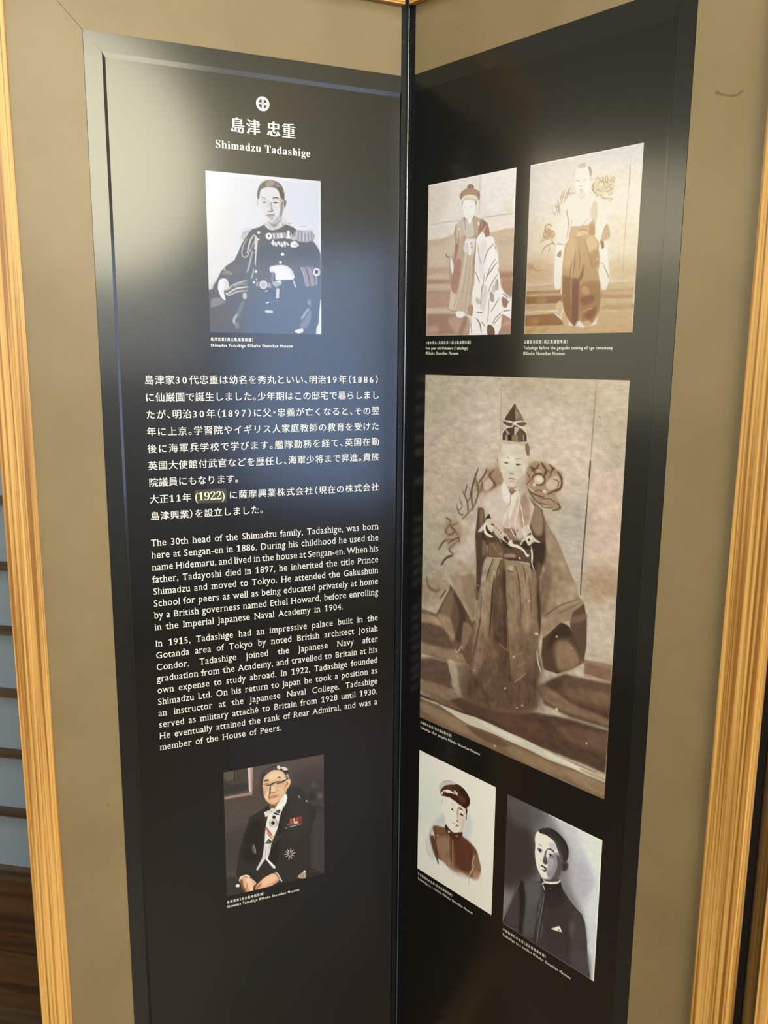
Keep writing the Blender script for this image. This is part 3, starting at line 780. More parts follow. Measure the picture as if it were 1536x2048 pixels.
photograph(PL, 317.0, 143.3, -674.0, -901.0, Canvas(220, 288, '''
BG 85,76,67
P 100,85,76/.8 55.2|293,21 657,11 992,13 991,185 655,167 342,184
P 88,78,69/.8 36.2|5,256 340,277 241,483 11,508
P 73,66,61/.8 74.8|656,104 1000,91 998,412 653,294
P 70,65,60/.7 54.9|-4,505 218,479 170,792 9,763
N 0.010
p 78,72,64 1.2|0,0 237,2 244,190 4,194
P 104,94,81/.7 7.1|14,5 104,6 117,63 27,62
P 66,61,56 3|5,71 78,107 214,115 228,166 8,176
L 60,55,49 8.3 2.4|108,7 109,87
L 60,55,49 7.1 2.4|134,23 147,92
L 106,92,80 3.6 1.8|8,182 113,183 227,182
p 174,147,133 1.2|234,1 286,3 274,226 244,194
p 213,197,182 1.2|237,2 259,3 261,196 244,190
p 156,129,115 1.8|4,194 244,194 274,211 272,223 6,219
L 92,70,65 8.4 3|6,219 272,224
L 106,85,78 7.2 2.4|290,3 291,113 274,226
P 61,59,51 6.2|614,237 678,221 749,239 805,279 852,350 732,344 629,303
P 70,65,60/.8 25.2|774,185 894,190 999,250 998,477 892,447
P 102,90,80/.8 11.4|990,339 986,355 974,365 958,367 941,360 930,346 925,329 930,314 942,304 958,302 974,309 986,323
P 96,85,76/.7 12.5|926,239 922,252 910,259 894,260 877,254 866,243 862,230 866,218 878,210 894,209 910,215 922,226
P 96,84,74/.7 12.7|990,424 987,436 978,444 965,446 953,440 944,429 941,416 944,403 953,395 966,394 978,399 987,410
P 137,117,92/.7 5.1|968,342 966,346 963,348 958,349 953,347 949,343 948,339 949,336 953,333 958,333 963,335 966,338
P 59,56,49/.8 8.8|837,297 893,292 901,358 852,363
P 174,158,133 1.6|747,307 751,314 753,319 752,322 748,321 742,317 737,311 732,304 731,299 732,296 736,297 742,301
P 225,217,188 1.6|824,358 823,361 820,363 815,363 811,362 808,358 806,355 808,351 811,349 815,349 820,351 823,354
P 64,60,55 7.7|851,454 998,464 1002,1002 830,991 848,781
P 74,67,62 11.6|891,525 998,510 1001,941 872,958
p 58,53,47 1.9|432,323 385,347 244,395 211,465 178,536 128,668 99,818 86,991 195,999 297,998 529,1002 996,1001 847,914 857,749 841,648 924,465 876,393 732,332 621,289
P 63,60,53/.8 18.9|652,326 836,386 834,581 687,687 609,544
P 49,44,37/.9 11.3|523,465 569,569 488,653 438,742 476,847 535,694
P 49,44,35/.8 18.5|226,480 336,435 379,570 327,755 172,728
P 55,49,43/.8 12.5|169,831 262,861 307,928 229,894
P 73,66,59/.6 8.7|480,619 585,572 536,616 480,652
P 64,61,55 3.1|6,853 90,855 128,882 187,1011 0,1000
P 129,92,73 2.5|432,311 495,327 542,315 525,363 486,376 447,351
P 225,182,139 1.8|358,173 376,89 438,54 531,61 601,97 627,163 614,237 590,284 542,328 494,333 448,319 409,294 387,241 381,202
P 242,209,166/.9 13.4|422,89 500,69 570,92 600,147 530,130 452,137
P 199,149,106/.8 8.5|381,171 419,195 418,258 388,228
P 236,193,147/.9 7.4|513,197 575,206 582,264 528,249
P 88,70,60 2.4|358,167 377,176 387,253 417,296 448,326 417,314 386,278 368,225
P 174,113,82/.85 6.2|495,327 558,305 598,273 590,297 541,340 494,342
P 82,67,61 2.4|343,165 366,156 376,226 386,284 364,243 346,203
P 74,65,60 2.4|354,173 352,122 368,69 416,32 485,21 548,29 610,54 640,102 640,143 616,143 601,109 570,73 531,60 469,57 414,82 387,109 378,151 373,182
P 92,78,70/.8 4.8|392,54 462,30 532,40 493,50 422,71
P 236,219,205 1.2|522,41 528,27 548,29 559,50 543,60
P 229,213,201 1.8|563,44 602,48 629,69 617,80 586,70
P 61,56,51 2.4|594,77 629,82 632,114 609,110
P 195,182,170 1.8|617,99 634,114 640,143 629,141 624,119
P 154,135,121 2.4|601,109 616,111 616,140 602,128
P 238,195,149 1.5|612,164 639,147 657,164 651,192 622,226 608,230 606,198
P 178,113,80 2.5|615,180 630,170 631,189 615,212
L 147,96,73 3.7 1.8|606,185 603,229
P 121,94,76 1.8|386,128 414,118 440,126 436,135 405,134
P 125,96,76 1.8|521,122 542,116 560,122 557,129 534,129
p 58,49,43 0.9|451,162 463,158 514,150 569,156 624,144 628,151 584,166 576,175 568,162 514,158 490,163 476,171 463,168 457,182 449,176
L 58,49,43 5.5 1.2|386,153 420,155 455,163
L 66,59,53 6.1 1.5|461,164 452,188 454,207
L 66,60,55 3 1.2|476,171 490,190
L 73,63,56 6.7 1.8|405,167 432,167 451,172
L 76,64,58 7.3 1.8|510,168 537,166 568,170
P 61,53,48 1.5|540,168 539,170 535,171 531,171 526,170 523,168 521,165 523,163 526,162 531,162 536,163 539,166
P 66,59,53 1.8|437,173 436,174 433,175 429,175 425,174 423,172 422,170 423,169 426,168 429,168 433,169 436,171
P 225,188,154/.9 2.4|389,169 398,173 396,204 390,191
L 231,199,166 4.9 2.4|393,179 400,202 435,204
L 213,166,125 3.7 1.8|497,188 529,199 568,192
P 244,203,158 3.1|463,183 490,181 501,220 489,234 465,230 458,214
P 117,77,62 3.1|450,212 461,234 496,235 501,229 465,232 456,238 445,243
P 106,74,61/.9 3|448,181 460,189 453,225 443,249 441,287 434,260
P 240,205,162 3.7|407,218 439,211 434,248 417,283 402,262
L 137,85,69 4.3 1.8|443,267 472,261 508,264 531,263
P 205,129,100 2.4|449,270 511,268 507,277 464,278
L 147,94,73 3.1 1.8|514,213 532,231
P 236,190,149/.8 4.9|464,290 519,289 526,313 487,319
p 240,233,213 1.1|594,265 623,296 609,338 572,383 548,424 518,529 464,626 452,647 385,635 391,559 405,478 422,417 493,384 498,359
P 250,246,227 1.9|594,269 617,295 565,357 509,380 506,363
L 129,121,104 1.9 0.9|586,296 565,325 538,340
L 66,62,58 2.5 1.2|582,356 572,390
p 225,219,205 1.1|385,379 451,367 451,358 486,360 497,381 541,377 552,399 540,426 497,403 485,411 469,405 399,420
P 82,78,73 2.5|505,389 541,382 550,402 536,410 509,399
P 66,63,60 2.5|485,395 524,411 536,426 493,414
L 147,139,127 3.1 1.2|407,383 446,376
L 117,108,96 2.5 1.2|458,391 454,371
P 209,199,184 1.2|486,418 485,421 482,424 477,424 472,422 469,419 468,415 469,411 472,409 477,409 482,410 485,414
P 40,37,37 1.2|502,438 500,444 493,447 484,447 475,444 469,438 466,432 469,426 476,422 485,422 494,425 500,431
P 166,158,147 1.2|515,486 509,503 495,513 476,515 458,507 444,492 440,474 445,458 459,447 478,446 497,453 510,468
P 231,225,211 1.2|509,485 504,499 492,508 477,510 461,503 450,490 446,475 450,461 462,452 478,451 493,457 505,470
P 106,100,94 1.9|493,483 490,492 482,497 472,498 462,494 455,486 452,477 455,468 463,463 473,462 483,466 490,474
P 34,31,34 1.1|486,482 484,488 479,491 472,492 466,489 461,484 459,478 461,472 466,469 473,469 479,471 484,476
L 92,85,80 2.5 1.2|445,453 438,483 451,511
L 92,85,80 2.5 1.2|496,458 519,487 510,511
L 236,229,213 3.7 1.2|453,447 444,491
p 170,88,67 1.2|404,500 412,505 462,571 457,596 430,566 411,537
p 205,117,82 1.9|412,518 450,566 446,581 415,544
p 225,188,117 1.6|454,566 480,590 469,611 449,595
L 106,92,87 5 1.9|407,549 442,590 472,624
p 78,73,70 1.9|401,625 426,600 460,629 448,643 389,633
L 168,158,147 3.7 1.9|409,617 433,631
p 225,219,205 1.1|384,635 452,647 439,703 414,767 490,843 475,855 464,850 389,761 309,842 296,831 359,748
L 147,137,123 2.5 1.2|397,663 393,715 382,758
L 127,117,104 2.5 1.2|428,669 430,679
L 195,186,170 3.7 1.9|326,813 382,765
P 250,246,236 1.9|394,757 422,775 484,842 476,852
p 133,65,59 1.3|634,486 650,473 762,470 770,486 762,527 633,525
L 205,127,92 7.5 1.3|654,477 659,526
L 231,215,168 8.8 0.9|686,476 693,528
L 174,106,80 6.3 1.3|718,474 722,517
P 225,205,158 1.3|726,518 723,522 717,524 709,524 701,521 696,517 694,512 696,508 702,506 710,506 718,508 723,513
L 223,205,174 5 1.3|637,539 697,539 758,533
P 199,188,174 1.3|613,544 612,547 610,548 607,549 605,548 603,545 602,543 603,540 605,539 608,538 610,539 612,542
P 199,178,147 1.3|629,521 629,525 627,528 625,528 623,527 622,524 621,520 622,516 624,514 626,513 627,514 629,517
P 223,215,199 1|653,768 651,773 646,777 640,777 633,775 629,769 627,763 629,758 634,754 640,754 646,756 651,762
L 225,217,203 5.7 0.9|640,766 650,721
L 225,217,203 5.7 0.9|640,766 614,722
L 225,217,203 5.7 0.9|640,766 594,736
L 225,217,203 5.7 0.9|640,766 583,758
L 225,217,203 5.7 0.9|640,766 595,784
L 225,217,203 5.7 1|640,766 627,811
L 225,217,203 5.7 1|640,766 657,807
L 225,217,203 5.7 1|640,766 681,790
L 225,217,203 5.7 1|640,766 696,764
L 225,217,203 5.7 1|640,766 677,733
P 73,65,62 1.9|656,767 654,774 648,778 640,779 632,775 626,769 624,761 626,755 632,750 640,750 648,753 654,759
P 117,66,60 1.6|649,762 648,766 645,768 641,768 638,766 635,763 634,760 635,757 638,755 642,755 645,756 648,759
P 117,102,84/.8 4.9|264,628 284,621 298,679 301,699 274,694 260,659
L 199,182,147 3.1 1.9|276,630 291,664 294,688
P 236,182,139 1.6|132,882 168,869 222,883 260,906 295,945 267,966 262,998 250,1003 203,1000 180,963 158,933
P 147,92,70 3.7|136,890 159,887 166,934 187,984 203,1002 179,997 150,944
P 246,205,164 3.1|190,887 245,903 258,998 230,992 212,943
L 117,77,63 3.7 1.9|205,929 200,967 211,995
P 233,178,135 1.6|282,976 322,944 387,910 475,896 514,933 525,965 465,990 400,999 297,1002
P 246,199,156 3.8|370,926 466,904 498,943 417,975 353,969
P 188,113,85/.8 3.8|286,980 338,953 337,980 297,998
L 147,88,72 3.8 1.9|275,942 290,977 266,996
L 166,106,81 3.2 1.9|417,981 481,973 521,961
P 240,236,219 1.2|127,881 141,861 191,856 230,871 228,887 191,868 148,872 128,901
P 240,236,219 1.2|92,921 116,917 133,933 119,942 95,936
p 231,225,209 1.3|475,883 514,903 538,944 560,981 545,979 522,934 498,904
P 49,44,37 1.9|475,889 498,907 525,955 537,990 514,933
P 195,172,147 1.9|715,973 757,947 798,952 797,1002 756,994
L 117,87,73 3.9 1.9|740,981 765,956
L 106,80,67 3.9 1.9|768,993 781,962
P 229,215,195 1.3|803,944 801,949 796,952 789,953 783,950 778,945 776,940 778,935 783,932 790,931 796,934 801,939
L 92,82,72 3.9 2.6|847,954 996,957
''', 66), 'colour portrait of a seated elderly person in glasses, tailcoat and white bow tie',
           (0.88, 0.93, 1.112), (0.017, 0.014, 0.016))
photograph(PR, 48.8, 220.3, 261.5, 33.7, Canvas(220, 292, '''
BG 227,219,203
P 216,203,182/.8 40.7|0,3 219,2 256,144 121,245 6,247
P 233,227,215/.8 36.7|625,17 1001,15 997,241 715,249
P 224,218,194/.9 24.2|857,229 1000,148 1003,262 925,266
P 237,231,218 3.8|0,-1 1000,0 1001,7 1,8
P 236,231,217 3.6|984,3 1000,3 993,355 976,348
L 194,186,165 6.3 3.2|609,2 611,122 613,246
L 217,210,196 5.1 3.2|568,38 586,243
L 197,186,164 8.1 4.1|23,263 186,258 376,262
L 204,193,173 5.4 4.1|23,288 187,285 356,285
L 194,183,158 7.4 3.7|638,265 783,265 997,266
L 204,195,172 4.9 3.7|658,279 832,282 991,287
P 225,213,194 6.8|7,287 335,281 369,347 179,356 9,356
P 232,221,205 6.2|639,280 991,287 985,349 798,362 681,342
p 200,178,151 5.5|9,358 179,358 358,341 380,600 -1,582
p 202,181,153 5|702,360 789,361 883,352 993,352 992,603 831,595
P 209,190,163/.8 17.2|16,409 267,425 271,538 14,525
P 190,171,139/.7 12.3|821,422 989,407 987,449 841,445
p 193,164,138 8.3|3,542 304,557 310,700 2,688
P 208,187,162/.9 9.7|5,588 295,596 291,625 5,612
P 173,140,116/.9 8.3|6,624 296,636 297,654 7,647
P 206,183,157/.9 9.7|7,653 287,665 288,688 7,677
p 177,144,122 9.8|4,688 310,700 293,826 4,819
P 186,154,132/.8 17.5|14,712 278,722 271,808 11,801
P 204,182,155/.9 7|6,813 282,814 358,851 7,840
p 163,129,109 11.1|5,845 380,854 527,889 532,998 2,998
P 191,162,136/.8 17.1|21,938 144,934 157,976 22,980
P 193,164,138/.8 13.6|285,884 527,889 532,981 363,979
P 151,117,98/.7 9.5|406,979 465,888 507,889 449,994
p 180,146,122 7.5|831,595 997,603 993,769 895,722
P 163,126,105/.9 8.7|851,617 993,619 994,645 862,645
P 198,168,141/.8 9.9|839,579 996,581 994,613 841,606
P 167,132,109/.9 11.2|874,678 991,672 993,769 915,733
p 173,136,114 6.3|866,874 999,877 1000,1000 853,998
P 191,162,138/.8 8.8|926,914 997,915 998,937 908,941
N 0.010
p 190,165,140 2|442,242 386,265 336,300 317,344 277,408 231,465 237,477 280,493 277,538 273,595 293,676 321,712 354,736 396,737 413,658 448,492 463,382 585,390 590,500 575,610 569,693 563,777 598,666 608,446 683,380 732,384 720,340 708,301 639,274 558,246 499,274
P 176,145,120/.9 5.4|336,306 377,298 360,374 333,479 295,596 310,700 353,730 329,655 334,513
P 160,119,95/.9 5.4|341,418 382,409 364,481 334,513 337,457
P 171,132,109/.9 6.7|295,596 344,514 418,518 403,658 353,730 320,700
P 207,193,170/.8 6.7|266,408 327,344 341,429 311,478 247,469
P 206,193,173/.8 6.6|366,275 437,259 441,352 380,376 348,346
P 213,202,187/.8 5.2|448,270 539,277 563,361 483,372 446,347
L 135,108,88 3.9 2|437,245 451,281 456,326
L 147,119,96 3.9 2.6|462,359 444,402 447,486
L 155,125,102 5.3 2.7|378,320 381,393 343,480 324,541
L 182,161,136 3.3 2.6|412,279 422,379 416,490
L 166,139,115 3.9 2.6|558,252 551,311 584,379 596,418
P 157,119,98/.9 4.5|629,279 699,301 710,328 633,350 634,382 605,391
L 216,198,174 3.2 1.9|639,285 641,329
L 222,204,181 3.8 1.9|699,317 652,351
L 133,102,78 3.8 1.9|669,288 651,329
P 162,124,103 2.5|681,337 719,324 732,378 684,391 673,363
P 154,115,94/.8 6.5|585,390 600,391 590,500 575,610 560,721 550,608 560,498
L 118,95,75 5.4 2|231,462 242,477 275,490
P 236,226,213 2|291,488 313,512 330,541 321,598 294,579 290,539
P 182,157,132 2.7|276,510 296,568 316,603 287,665 279,596
p 199,181,154 2|452,469 549,470 563,553 559,692 553,776 547,867 453,853 347,839 386,748 423,631
P 213,198,174/.9 4|448,492 488,472 453,604 396,749 352,836 384,714
L 151,121,96 3.4 2|457,470 431,575 403,669 385,737 336,827
L 170,143,118 3.3 2|489,494 473,605 447,716 432,841
L 166,137,113 3.3 2|519,496 516,635 490,746 474,848
L 162,131,109 4 2|550,497 551,636 532,776 516,855
L 176,149,126 2.7 2|405,715 561,732
p 214,198,176 2.1|299,705 369,731 355,770 326,833 282,820 291,768
L 145,115,93 3.4 2|369,736 341,822
P 176,144,120 2.7|509,820 564,805 567,867 526,869
L 135,108,88 3.4 2|271,820 336,839 432,847 547,870
P 240,234,223 1.7|371,845 421,841 463,848 476,862 444,882 381,877
P 217,207,193 2|449,414 545,404 548,464 451,458
L 240,234,220 9.1 1.3|488,367 493,400 507,440 503,473 524,484 527,441 505,406 545,390
L 236,231,217 7.9 1.3|443,400 495,406
L 236,231,217 6.5 1.3|515,410 545,390
L 146,119,97 5.2 2|521,418 536,408
L 146,119,97 5.2 2|527,441 542,434
P 240,233,218 1.6|618,300 617,306 614,310 609,311 604,309 600,304 598,298 599,292 603,288 608,287 613,289 617,294
P 230,219,202 2|390,316 390,320 388,324 385,325 381,324 379,320 378,315 379,310 381,306 384,305 387,307 389,310
p 239,233,223 1.9|586,406 623,365 662,357 684,386 742,384 781,395 793,431 825,486 850,595 875,705 946,767 984,785 996,904 894,864 890,952 854,1001 532,998 549,918 568,879 576,822 556,732 578,665 578,554 584,472
P 224,217,208/.8 12.8|636,420 705,425 683,560 657,641 613,556
P 244,240,233/.9 10.1|728,481 813,459 829,567 733,590
P 155,123,102 3.1|888,765 956,789 940,832 901,820
P 125,98,79 2.6|742,938 802,945 824,998 745,997
P 217,207,196/.9 5.2|660,696 720,699 707,837 667,830
L 132,118,104 5.7 1.6|783,433 718,475 682,541
L 132,118,104 5.1 1.6|812,526 752,574 703,660
L 128,114,102 7 1.6|828,548 754,602 711,638
L 137,122,107 5.7 1.6|837,622 777,674 732,738
L 137,122,107 5.7 1.6|860,770 814,818 772,855
L 133,118,104 6.4 1.6|884,863 819,901 801,928
L 133,118,104 5.1 1.6|890,877 839,912 811,934
L 131,114,100 5.2 1.6|579,588 612,628 639,668
L 131,114,100 5.2 1.6|690,609 679,670 661,724 657,830
L 127,110,96 6.6 1.6|612,851 688,859
L 123,106,91 7.9 1.6|609,891 652,925 675,988
L 123,106,91 5.2 1.6|671,915 713,943
L 131,114,100 4.7 1.7|549,918 563,992
L 147,127,110 5 1.6|794,447 815,486
L 147,127,110 5 1.6|835,584 851,612
L 157,137,118 4.5 1.6|606,424 620,490 653,558
L 133,114,98 5.6 1.6|897,744 955,773
L 133,114,98 5.6 1.6|908,853 988,847
L 133,114,98 5.6 1.6|930,821 975,790
L 137,118,103 5.2 1.6|743,771 747,838 741,921
P 158,139,126/.8 3.2|760,728 800,746 803,790 763,783
P 168,151,136/.8 3.2|815,664 844,655 847,720 818,708
P 184,170,154/.7 3.3|603,756 654,780 645,802 604,789
P 187,174,158/.7 3.8|788,690 827,692 819,730 780,723
L 237,231,220 9 1.9|756,827 769,894 802,945
P 240,233,224 1.6|585,401 614,370 652,354 683,375 664,390 606,410
P 239,236,223 1.6|419,150 487,143 560,160 564,196 554,232 540,252 503,270 473,257 442,233 426,195
P 183,167,136 2.2|413,174 409,151 428,137 419,163
P 177,160,128 2.1|563,160 584,151 584,167 571,181
P 174,144,122 2.2|382,102 416,79 464,68 503,70 547,78 595,96 613,115 612,144 593,152 554,123 485,109 427,114 401,132 388,123
P 155,123,102/.8 4.4|387,102 421,84 408,125 393,126
P 155,123,104/.8 4.3|595,98 613,121 607,148 588,141
P 159,127,107 2.2|464,62 483,47 512,46 534,56 546,70 532,76 474,70
P 228,218,185 1.9|408,136 432,117 486,111 544,117 587,134 588,149 554,141 486,127 433,130
P 208,197,159 2.2|433,132 486,128 554,142 584,151 575,161 545,151 487,141 443,141 419,150
L 202,195,179 3.1 2.2|438,185 467,187
L 197,190,173 3.7 2.2|503,183 528,187
L 210,203,190 2.5 2.2|472,236 496,234
P 219,212,194/.8 3.1|492,248 535,246 512,265
L 156,131,110 4.3 2.5|554,240 550,250
P 240,234,221 1.9|483,263 531,253 509,294
''', 67), 'sepia photograph of a child in a round hat beside a striped cloth',
           (0.988, 1.03, 1.254), (0.014, 0.013, 0.011))
photograph(PR, 244.8, 417.9, 260.9, 33.4, Canvas(220, 290, '''
BG 234,224,204
P 226,216,200/.8 51.6|3,9 376,13 395,265 12,289
P 222,220,210/.8 28.9|597,-15 1001,4 1009,92 557,39
P 226,208,176/.8 79.5|-4,347 262,367 287,703 10,692
P 226,210,178/.8 58.5|743,404 994,424 989,731 770,722
P 206,176,136/.9 53.2|10,555 268,569 278,708 10,698
P 210,186,146/.9 46.9|777,597 994,609 988,726 787,718
P 244,238,224 3|0,0 1000,-1 1001,5 1,8
L 176,158,126 5.7 2.3|897,105 901,216
L 190,170,136 3.5 2.3|901,216 891,362 888,522 888,711
L 226,214,190 3.4 2.8|897,17 901,106
P 220,202,162/.8 11.9|595,174 619,149 687,146 765,159 774,213 730,241 625,231 606,208
P 232,220,186 3|689,183 686,190 678,194 666,194 653,191 644,185 640,178 643,172 652,168 664,168 676,171 685,177
L 172,150,102 4.8 2.4|638,178 663,162 690,178 683,199
L 176,150,104 6 3|602,164 587,195 625,226
L 176,150,104 5.3 3|696,141 698,168 724,176
L 176,152,108 4.7 2.9|739,157 773,155 771,181
L 184,160,116 4.1 2.9|702,222 745,221 769,202
L 188,166,124 4.2 3|662,256 714,256 774,267
L 196,172,130 4.8 3.6|634,232 678,242
L 182,156,118 5.7 2.5|347,174 326,214 311,257
L 182,156,118 5.7 2.5|401,168 362,195 338,249
L 178,150,110 5.6 2.5|362,200 436,202
L 172,142,104 5.8 2.6|288,267 269,259
L 178,150,112 6.4 3.2|280,226 294,279 282,312
L 190,164,126 5.1 3.2|302,268 306,314
L 170,138,96 6.5 2.6|166,371 204,357 234,371
L 166,134,92 5.9 2.6|163,394 161,429 210,444
L 162,128,86 5.8 2.6|205,374 199,414 246,400 267,425
L 168,136,94 5.3 2.6|124,461 171,429 218,421
L 164,130,90 5.9 2.6|143,527 175,488 241,469 271,482
L 168,136,96 4.6 2.6|211,519 224,491
P 184,150,108/.7 5.2|167,377 246,400 258,441 180,430
L 172,138,96 6 4|53,593 95,618 155,618
P 186,154,112/.7 8.1|12,573 63,587 65,611 24,609
L 168,146,98 4.2 1.8|606,148 635,140 654,158
L 164,142,94 4.2 1.8|670,138 680,156 668,168
L 166,144,98 4.7 1.8|704,137 719,160 711,175
L 160,136,92 4.1 1.8|732,172 753,166 771,176
L 170,150,104 3.5 1.8|701,206 726,198 753,211
L 168,146,100 3.6 1.8|623,198 650,212 685,215
L 166,144,98 3.6 1.8|607,219 634,232 627,248
L 172,152,108 3.5 1.8|721,235 747,243 763,234
L 170,148,104 3.6 1.8|660,235 688,253 723,268
L 164,140,96 4.2 1.8|586,173 600,191 593,206
L 172,150,108 3.5 1.8|732,268 749,275 766,266
P 172,150,104 1.8|751,190 750,192 747,193 743,193 738,192 735,190 734,188 735,186 738,185 742,185 746,186 749,188
P 238,228,198 2.4|727,236 726,239 720,241 713,241 705,239 699,236 696,233 698,230 704,228 711,228 719,229 725,232
L 168,138,98 5.1 1.9|324,180 312,207 300,234
L 166,136,96 4.4 1.9|379,174 372,207 351,227
L 170,142,102 4.5 1.9|254,252 275,277 267,299
L 170,140,100 4.5 1.9|238,291 258,304 249,320
L 164,132,90 4.6 2|175,360 168,389 188,408
L 164,132,90 4.6 2|216,387 227,410 200,432
L 166,134,94 4.6 2|150,416 181,436 153,452
L 168,138,98 4.5 1.9|248,429 240,452 261,470
p 206,180,142 3.3|11,704 287,700 335,705 348,752 13,746
p 224,200,164 2|10,701 287,698 288,705 11,709
p 178,142,102 3.3|8,737 338,743 350,775 10,767
P 208,178,138/.9 5.3|14,758 340,763 341,775 15,771
p 158,120,82 5.3|7,770 360,775 363,822 8,818
P 174,138,98/.8 9.4|126,774 206,776 199,817 119,815
p 198,168,126 4|6,819 344,824 347,856 7,854
L 176,142,100 4 2.7|11,860 152,855 299,858
p 214,184,142 2.7|6,866 202,860 290,867 291,881 8,888
p 158,118,78 5.3|5,885 291,878 381,927 392,950 258,954 7,951
P 178,138,94/.8 9.5|34,903 135,899 138,941 27,939
p 204,172,126 5.1|5,948 410,948 560,964 702,949 994,936 1000,1001 4,1000
P 186,152,106/.8 5.5|19,982 99,955 120,965 51,997
P 188,154,108/.8 5.4|141,983 219,960 249,966 182,995
p 206,182,142 3.5|752,716 991,718 991,763 757,766
p 224,204,170 1.8|761,711 991,714 992,722 761,720
p 186,152,112 5.9|704,759 989,758 988,817 690,808
P 204,176,136/.9 7.1|731,765 988,769 986,790 749,782
p 206,178,136 5.9|699,809 989,812 992,882 714,876
P 190,158,114/.9 8.3|754,843 990,844 991,866 756,866
p 204,174,130 6|696,876 992,877 996,958 685,954
N 0.010
P 240,234,218 1.9|290,478 356,476 354,573 348,688 337,731 304,739 283,714 275,598
P 238,230,212 1.8|674,508 734,501 759,596 776,690 763,739 738,746 700,714 679,619
L 160,130,92 4.2 1.8|718,615 757,667 772,695
L 170,140,104 3.6 1.8|691,603 718,613
P 176,144,106 2.6|294,536 330,515 333,549 310,554
p 234,226,206 2.5|446,208 374,230 330,265 342,294 309,354 284,403 278,477 356,482 378,404 403,367 514,387 620,384 644,451 682,498 733,485 770,466 743,399 693,313 654,261 590,228 554,219 511,242
P 214,196,160/.9 3.6|595,283 619,263 639,287 644,353 626,395 602,371 585,326
P 196,168,128 3|697,472 718,408 743,404 766,465 733,485 682,492
L 154,122,84 4.2 1.8|730,400 707,429 689,477 677,487
L 166,136,94 3.2 1.9|369,285 382,337 395,377
L 160,128,88 3.8 1.9|361,296 383,343 387,405 377,455
L 180,152,112 3.1 1.9|420,351 409,378
L 176,146,106 3.1 1.8|574,353 540,372 514,389
L 148,112,74 3.6 1.8|615,372 626,395 630,450
P 204,170,128 2.4|580,381 610,366 625,384 622,400 577,394
L 150,122,84 3.9 1.9|285,475 356,483
P 150,112,74 2.4|682,492 707,489 718,517 702,532
p 202,168,122 2.5|414,387 496,391 576,386 622,398 630,450 538,461 410,457 396,451
P 176,136,90/.9 3.7|586,392 623,398 628,450 581,441
P 222,192,148/.9 3.7|498,419 571,430 537,449 464,444
L 158,118,74 3.7 2.5|489,415 534,413 562,423
L 164,126,82 3.1 2.5|419,452 501,452 554,440
p 190,154,110 3.1|401,457 538,458 626,453 674,497 670,563 687,608 678,658 701,720 708,814 713,870 665,931 623,959 577,947 529,923 466,940 397,892 362,804 348,688 354,573 366,489
P 208,176,130/.9 8.9|401,462 466,467 456,579 386,632 363,574
P 216,186,142/.9 7.3|556,467 627,461 657,507 617,560 579,530
P 178,140,96/.9 7.3|598,548 668,536 682,597 623,633
L 140,100,62 5 1.9|463,523 459,608 447,692
L 140,100,62 5.1 1.9|433,578 428,691 435,778
L 212,182,138 5.1 1.9|449,607 442,692 453,836
L 150,110,70 4.4 1.9|496,508 511,582 507,638
L 152,112,72 3.7 1.8|548,478 580,536 623,627
L 200,168,124 3.7 2.5|507,526 588,531 650,529
P 136,98,62/.9 6.3|518,667 549,601 545,668 513,712 509,780 468,722
p 156,116,78 5.1|360,660 511,695 529,923 466,943 397,892 360,787
P 132,94,60/.9 6.3|456,693 513,723 511,923 466,934
L 196,162,118 3.8 1.9|434,675 449,836
P 166,126,86/.9 8.7|523,724 682,708 706,786 696,876 630,942 557,924 523,837
P 196,160,116/.8 6.2|559,725 616,761 582,782 534,758
P 140,100,64/.8 7.5|528,798 635,784 656,813 568,839
P 138,98,62/.8 7.4|573,896 659,852 678,875 629,919
L 206,172,128 3.7 2.5|535,878 606,862 650,858
P 226,196,156 1.2|670,585 670,588 667,590 664,590 660,590 657,587 656,585 657,582 659,580 663,579 666,580 669,582
P 224,196,156 1.2|677,644 676,646 674,647 670,648 667,647 664,645 663,643 664,641 666,639 669,639 673,640 676,641
P 216,186,142 1.3|384,779 384,781 382,783 379,783 376,783 374,781 373,779 374,776 376,775 378,774 381,775 383,777
P 216,188,146 1.9|302,832 343,804 373,834 367,868 349,885 318,861
L 140,104,66 3.9 2|295,864 359,897
P 210,180,136 1.9|368,892 386,869 427,922 434,945 392,947 371,921
P 206,174,128 2.5|558,935 611,925 639,942 623,959 577,955
P 240,232,216 1.9|433,85 455,67 511,68 550,92 563,136 557,183 541,216 506,238 477,221 446,189 428,136
P 226,216,192/.9 3.8|476,213 532,212 502,239
P 206,196,170 1.9|455,66 473,52 500,45 519,57 521,73 484,72
L 190,178,150 3.8 1.9|468,54 482,49
L 190,178,150 3.8 1.9|498,47 517,53
P 184,168,140 2.2|541,71 562,76 578,101 573,128 561,121 553,98
P 220,208,182 1.9|562,134 586,137 577,149 564,150
L 206,198,178 3.9 2.6|418,77 416,123
L 168,158,134 3.5 1.9|439,137 463,139 475,138
L 164,152,126 3.5 1.9|501,141 531,140
L 214,204,180 2.6 2.3|436,125 460,125
L 176,164,136 3.2 1.9|468,172 501,172
L 178,162,132 3.5 1.9|467,187 505,190
P 216,202,172/.8 3.2|475,195 512,196 504,210 485,211
L 206,192,164 2.9 1.9|466,212 502,241 528,218
L 184,168,136 3.8 2.5|569,213 581,217
''', 68), 'pale sepia photograph of a bareheaded child in wide trousers',
           (0.869, 0.909, 1.123), (0.099, 0.094, 0.08))
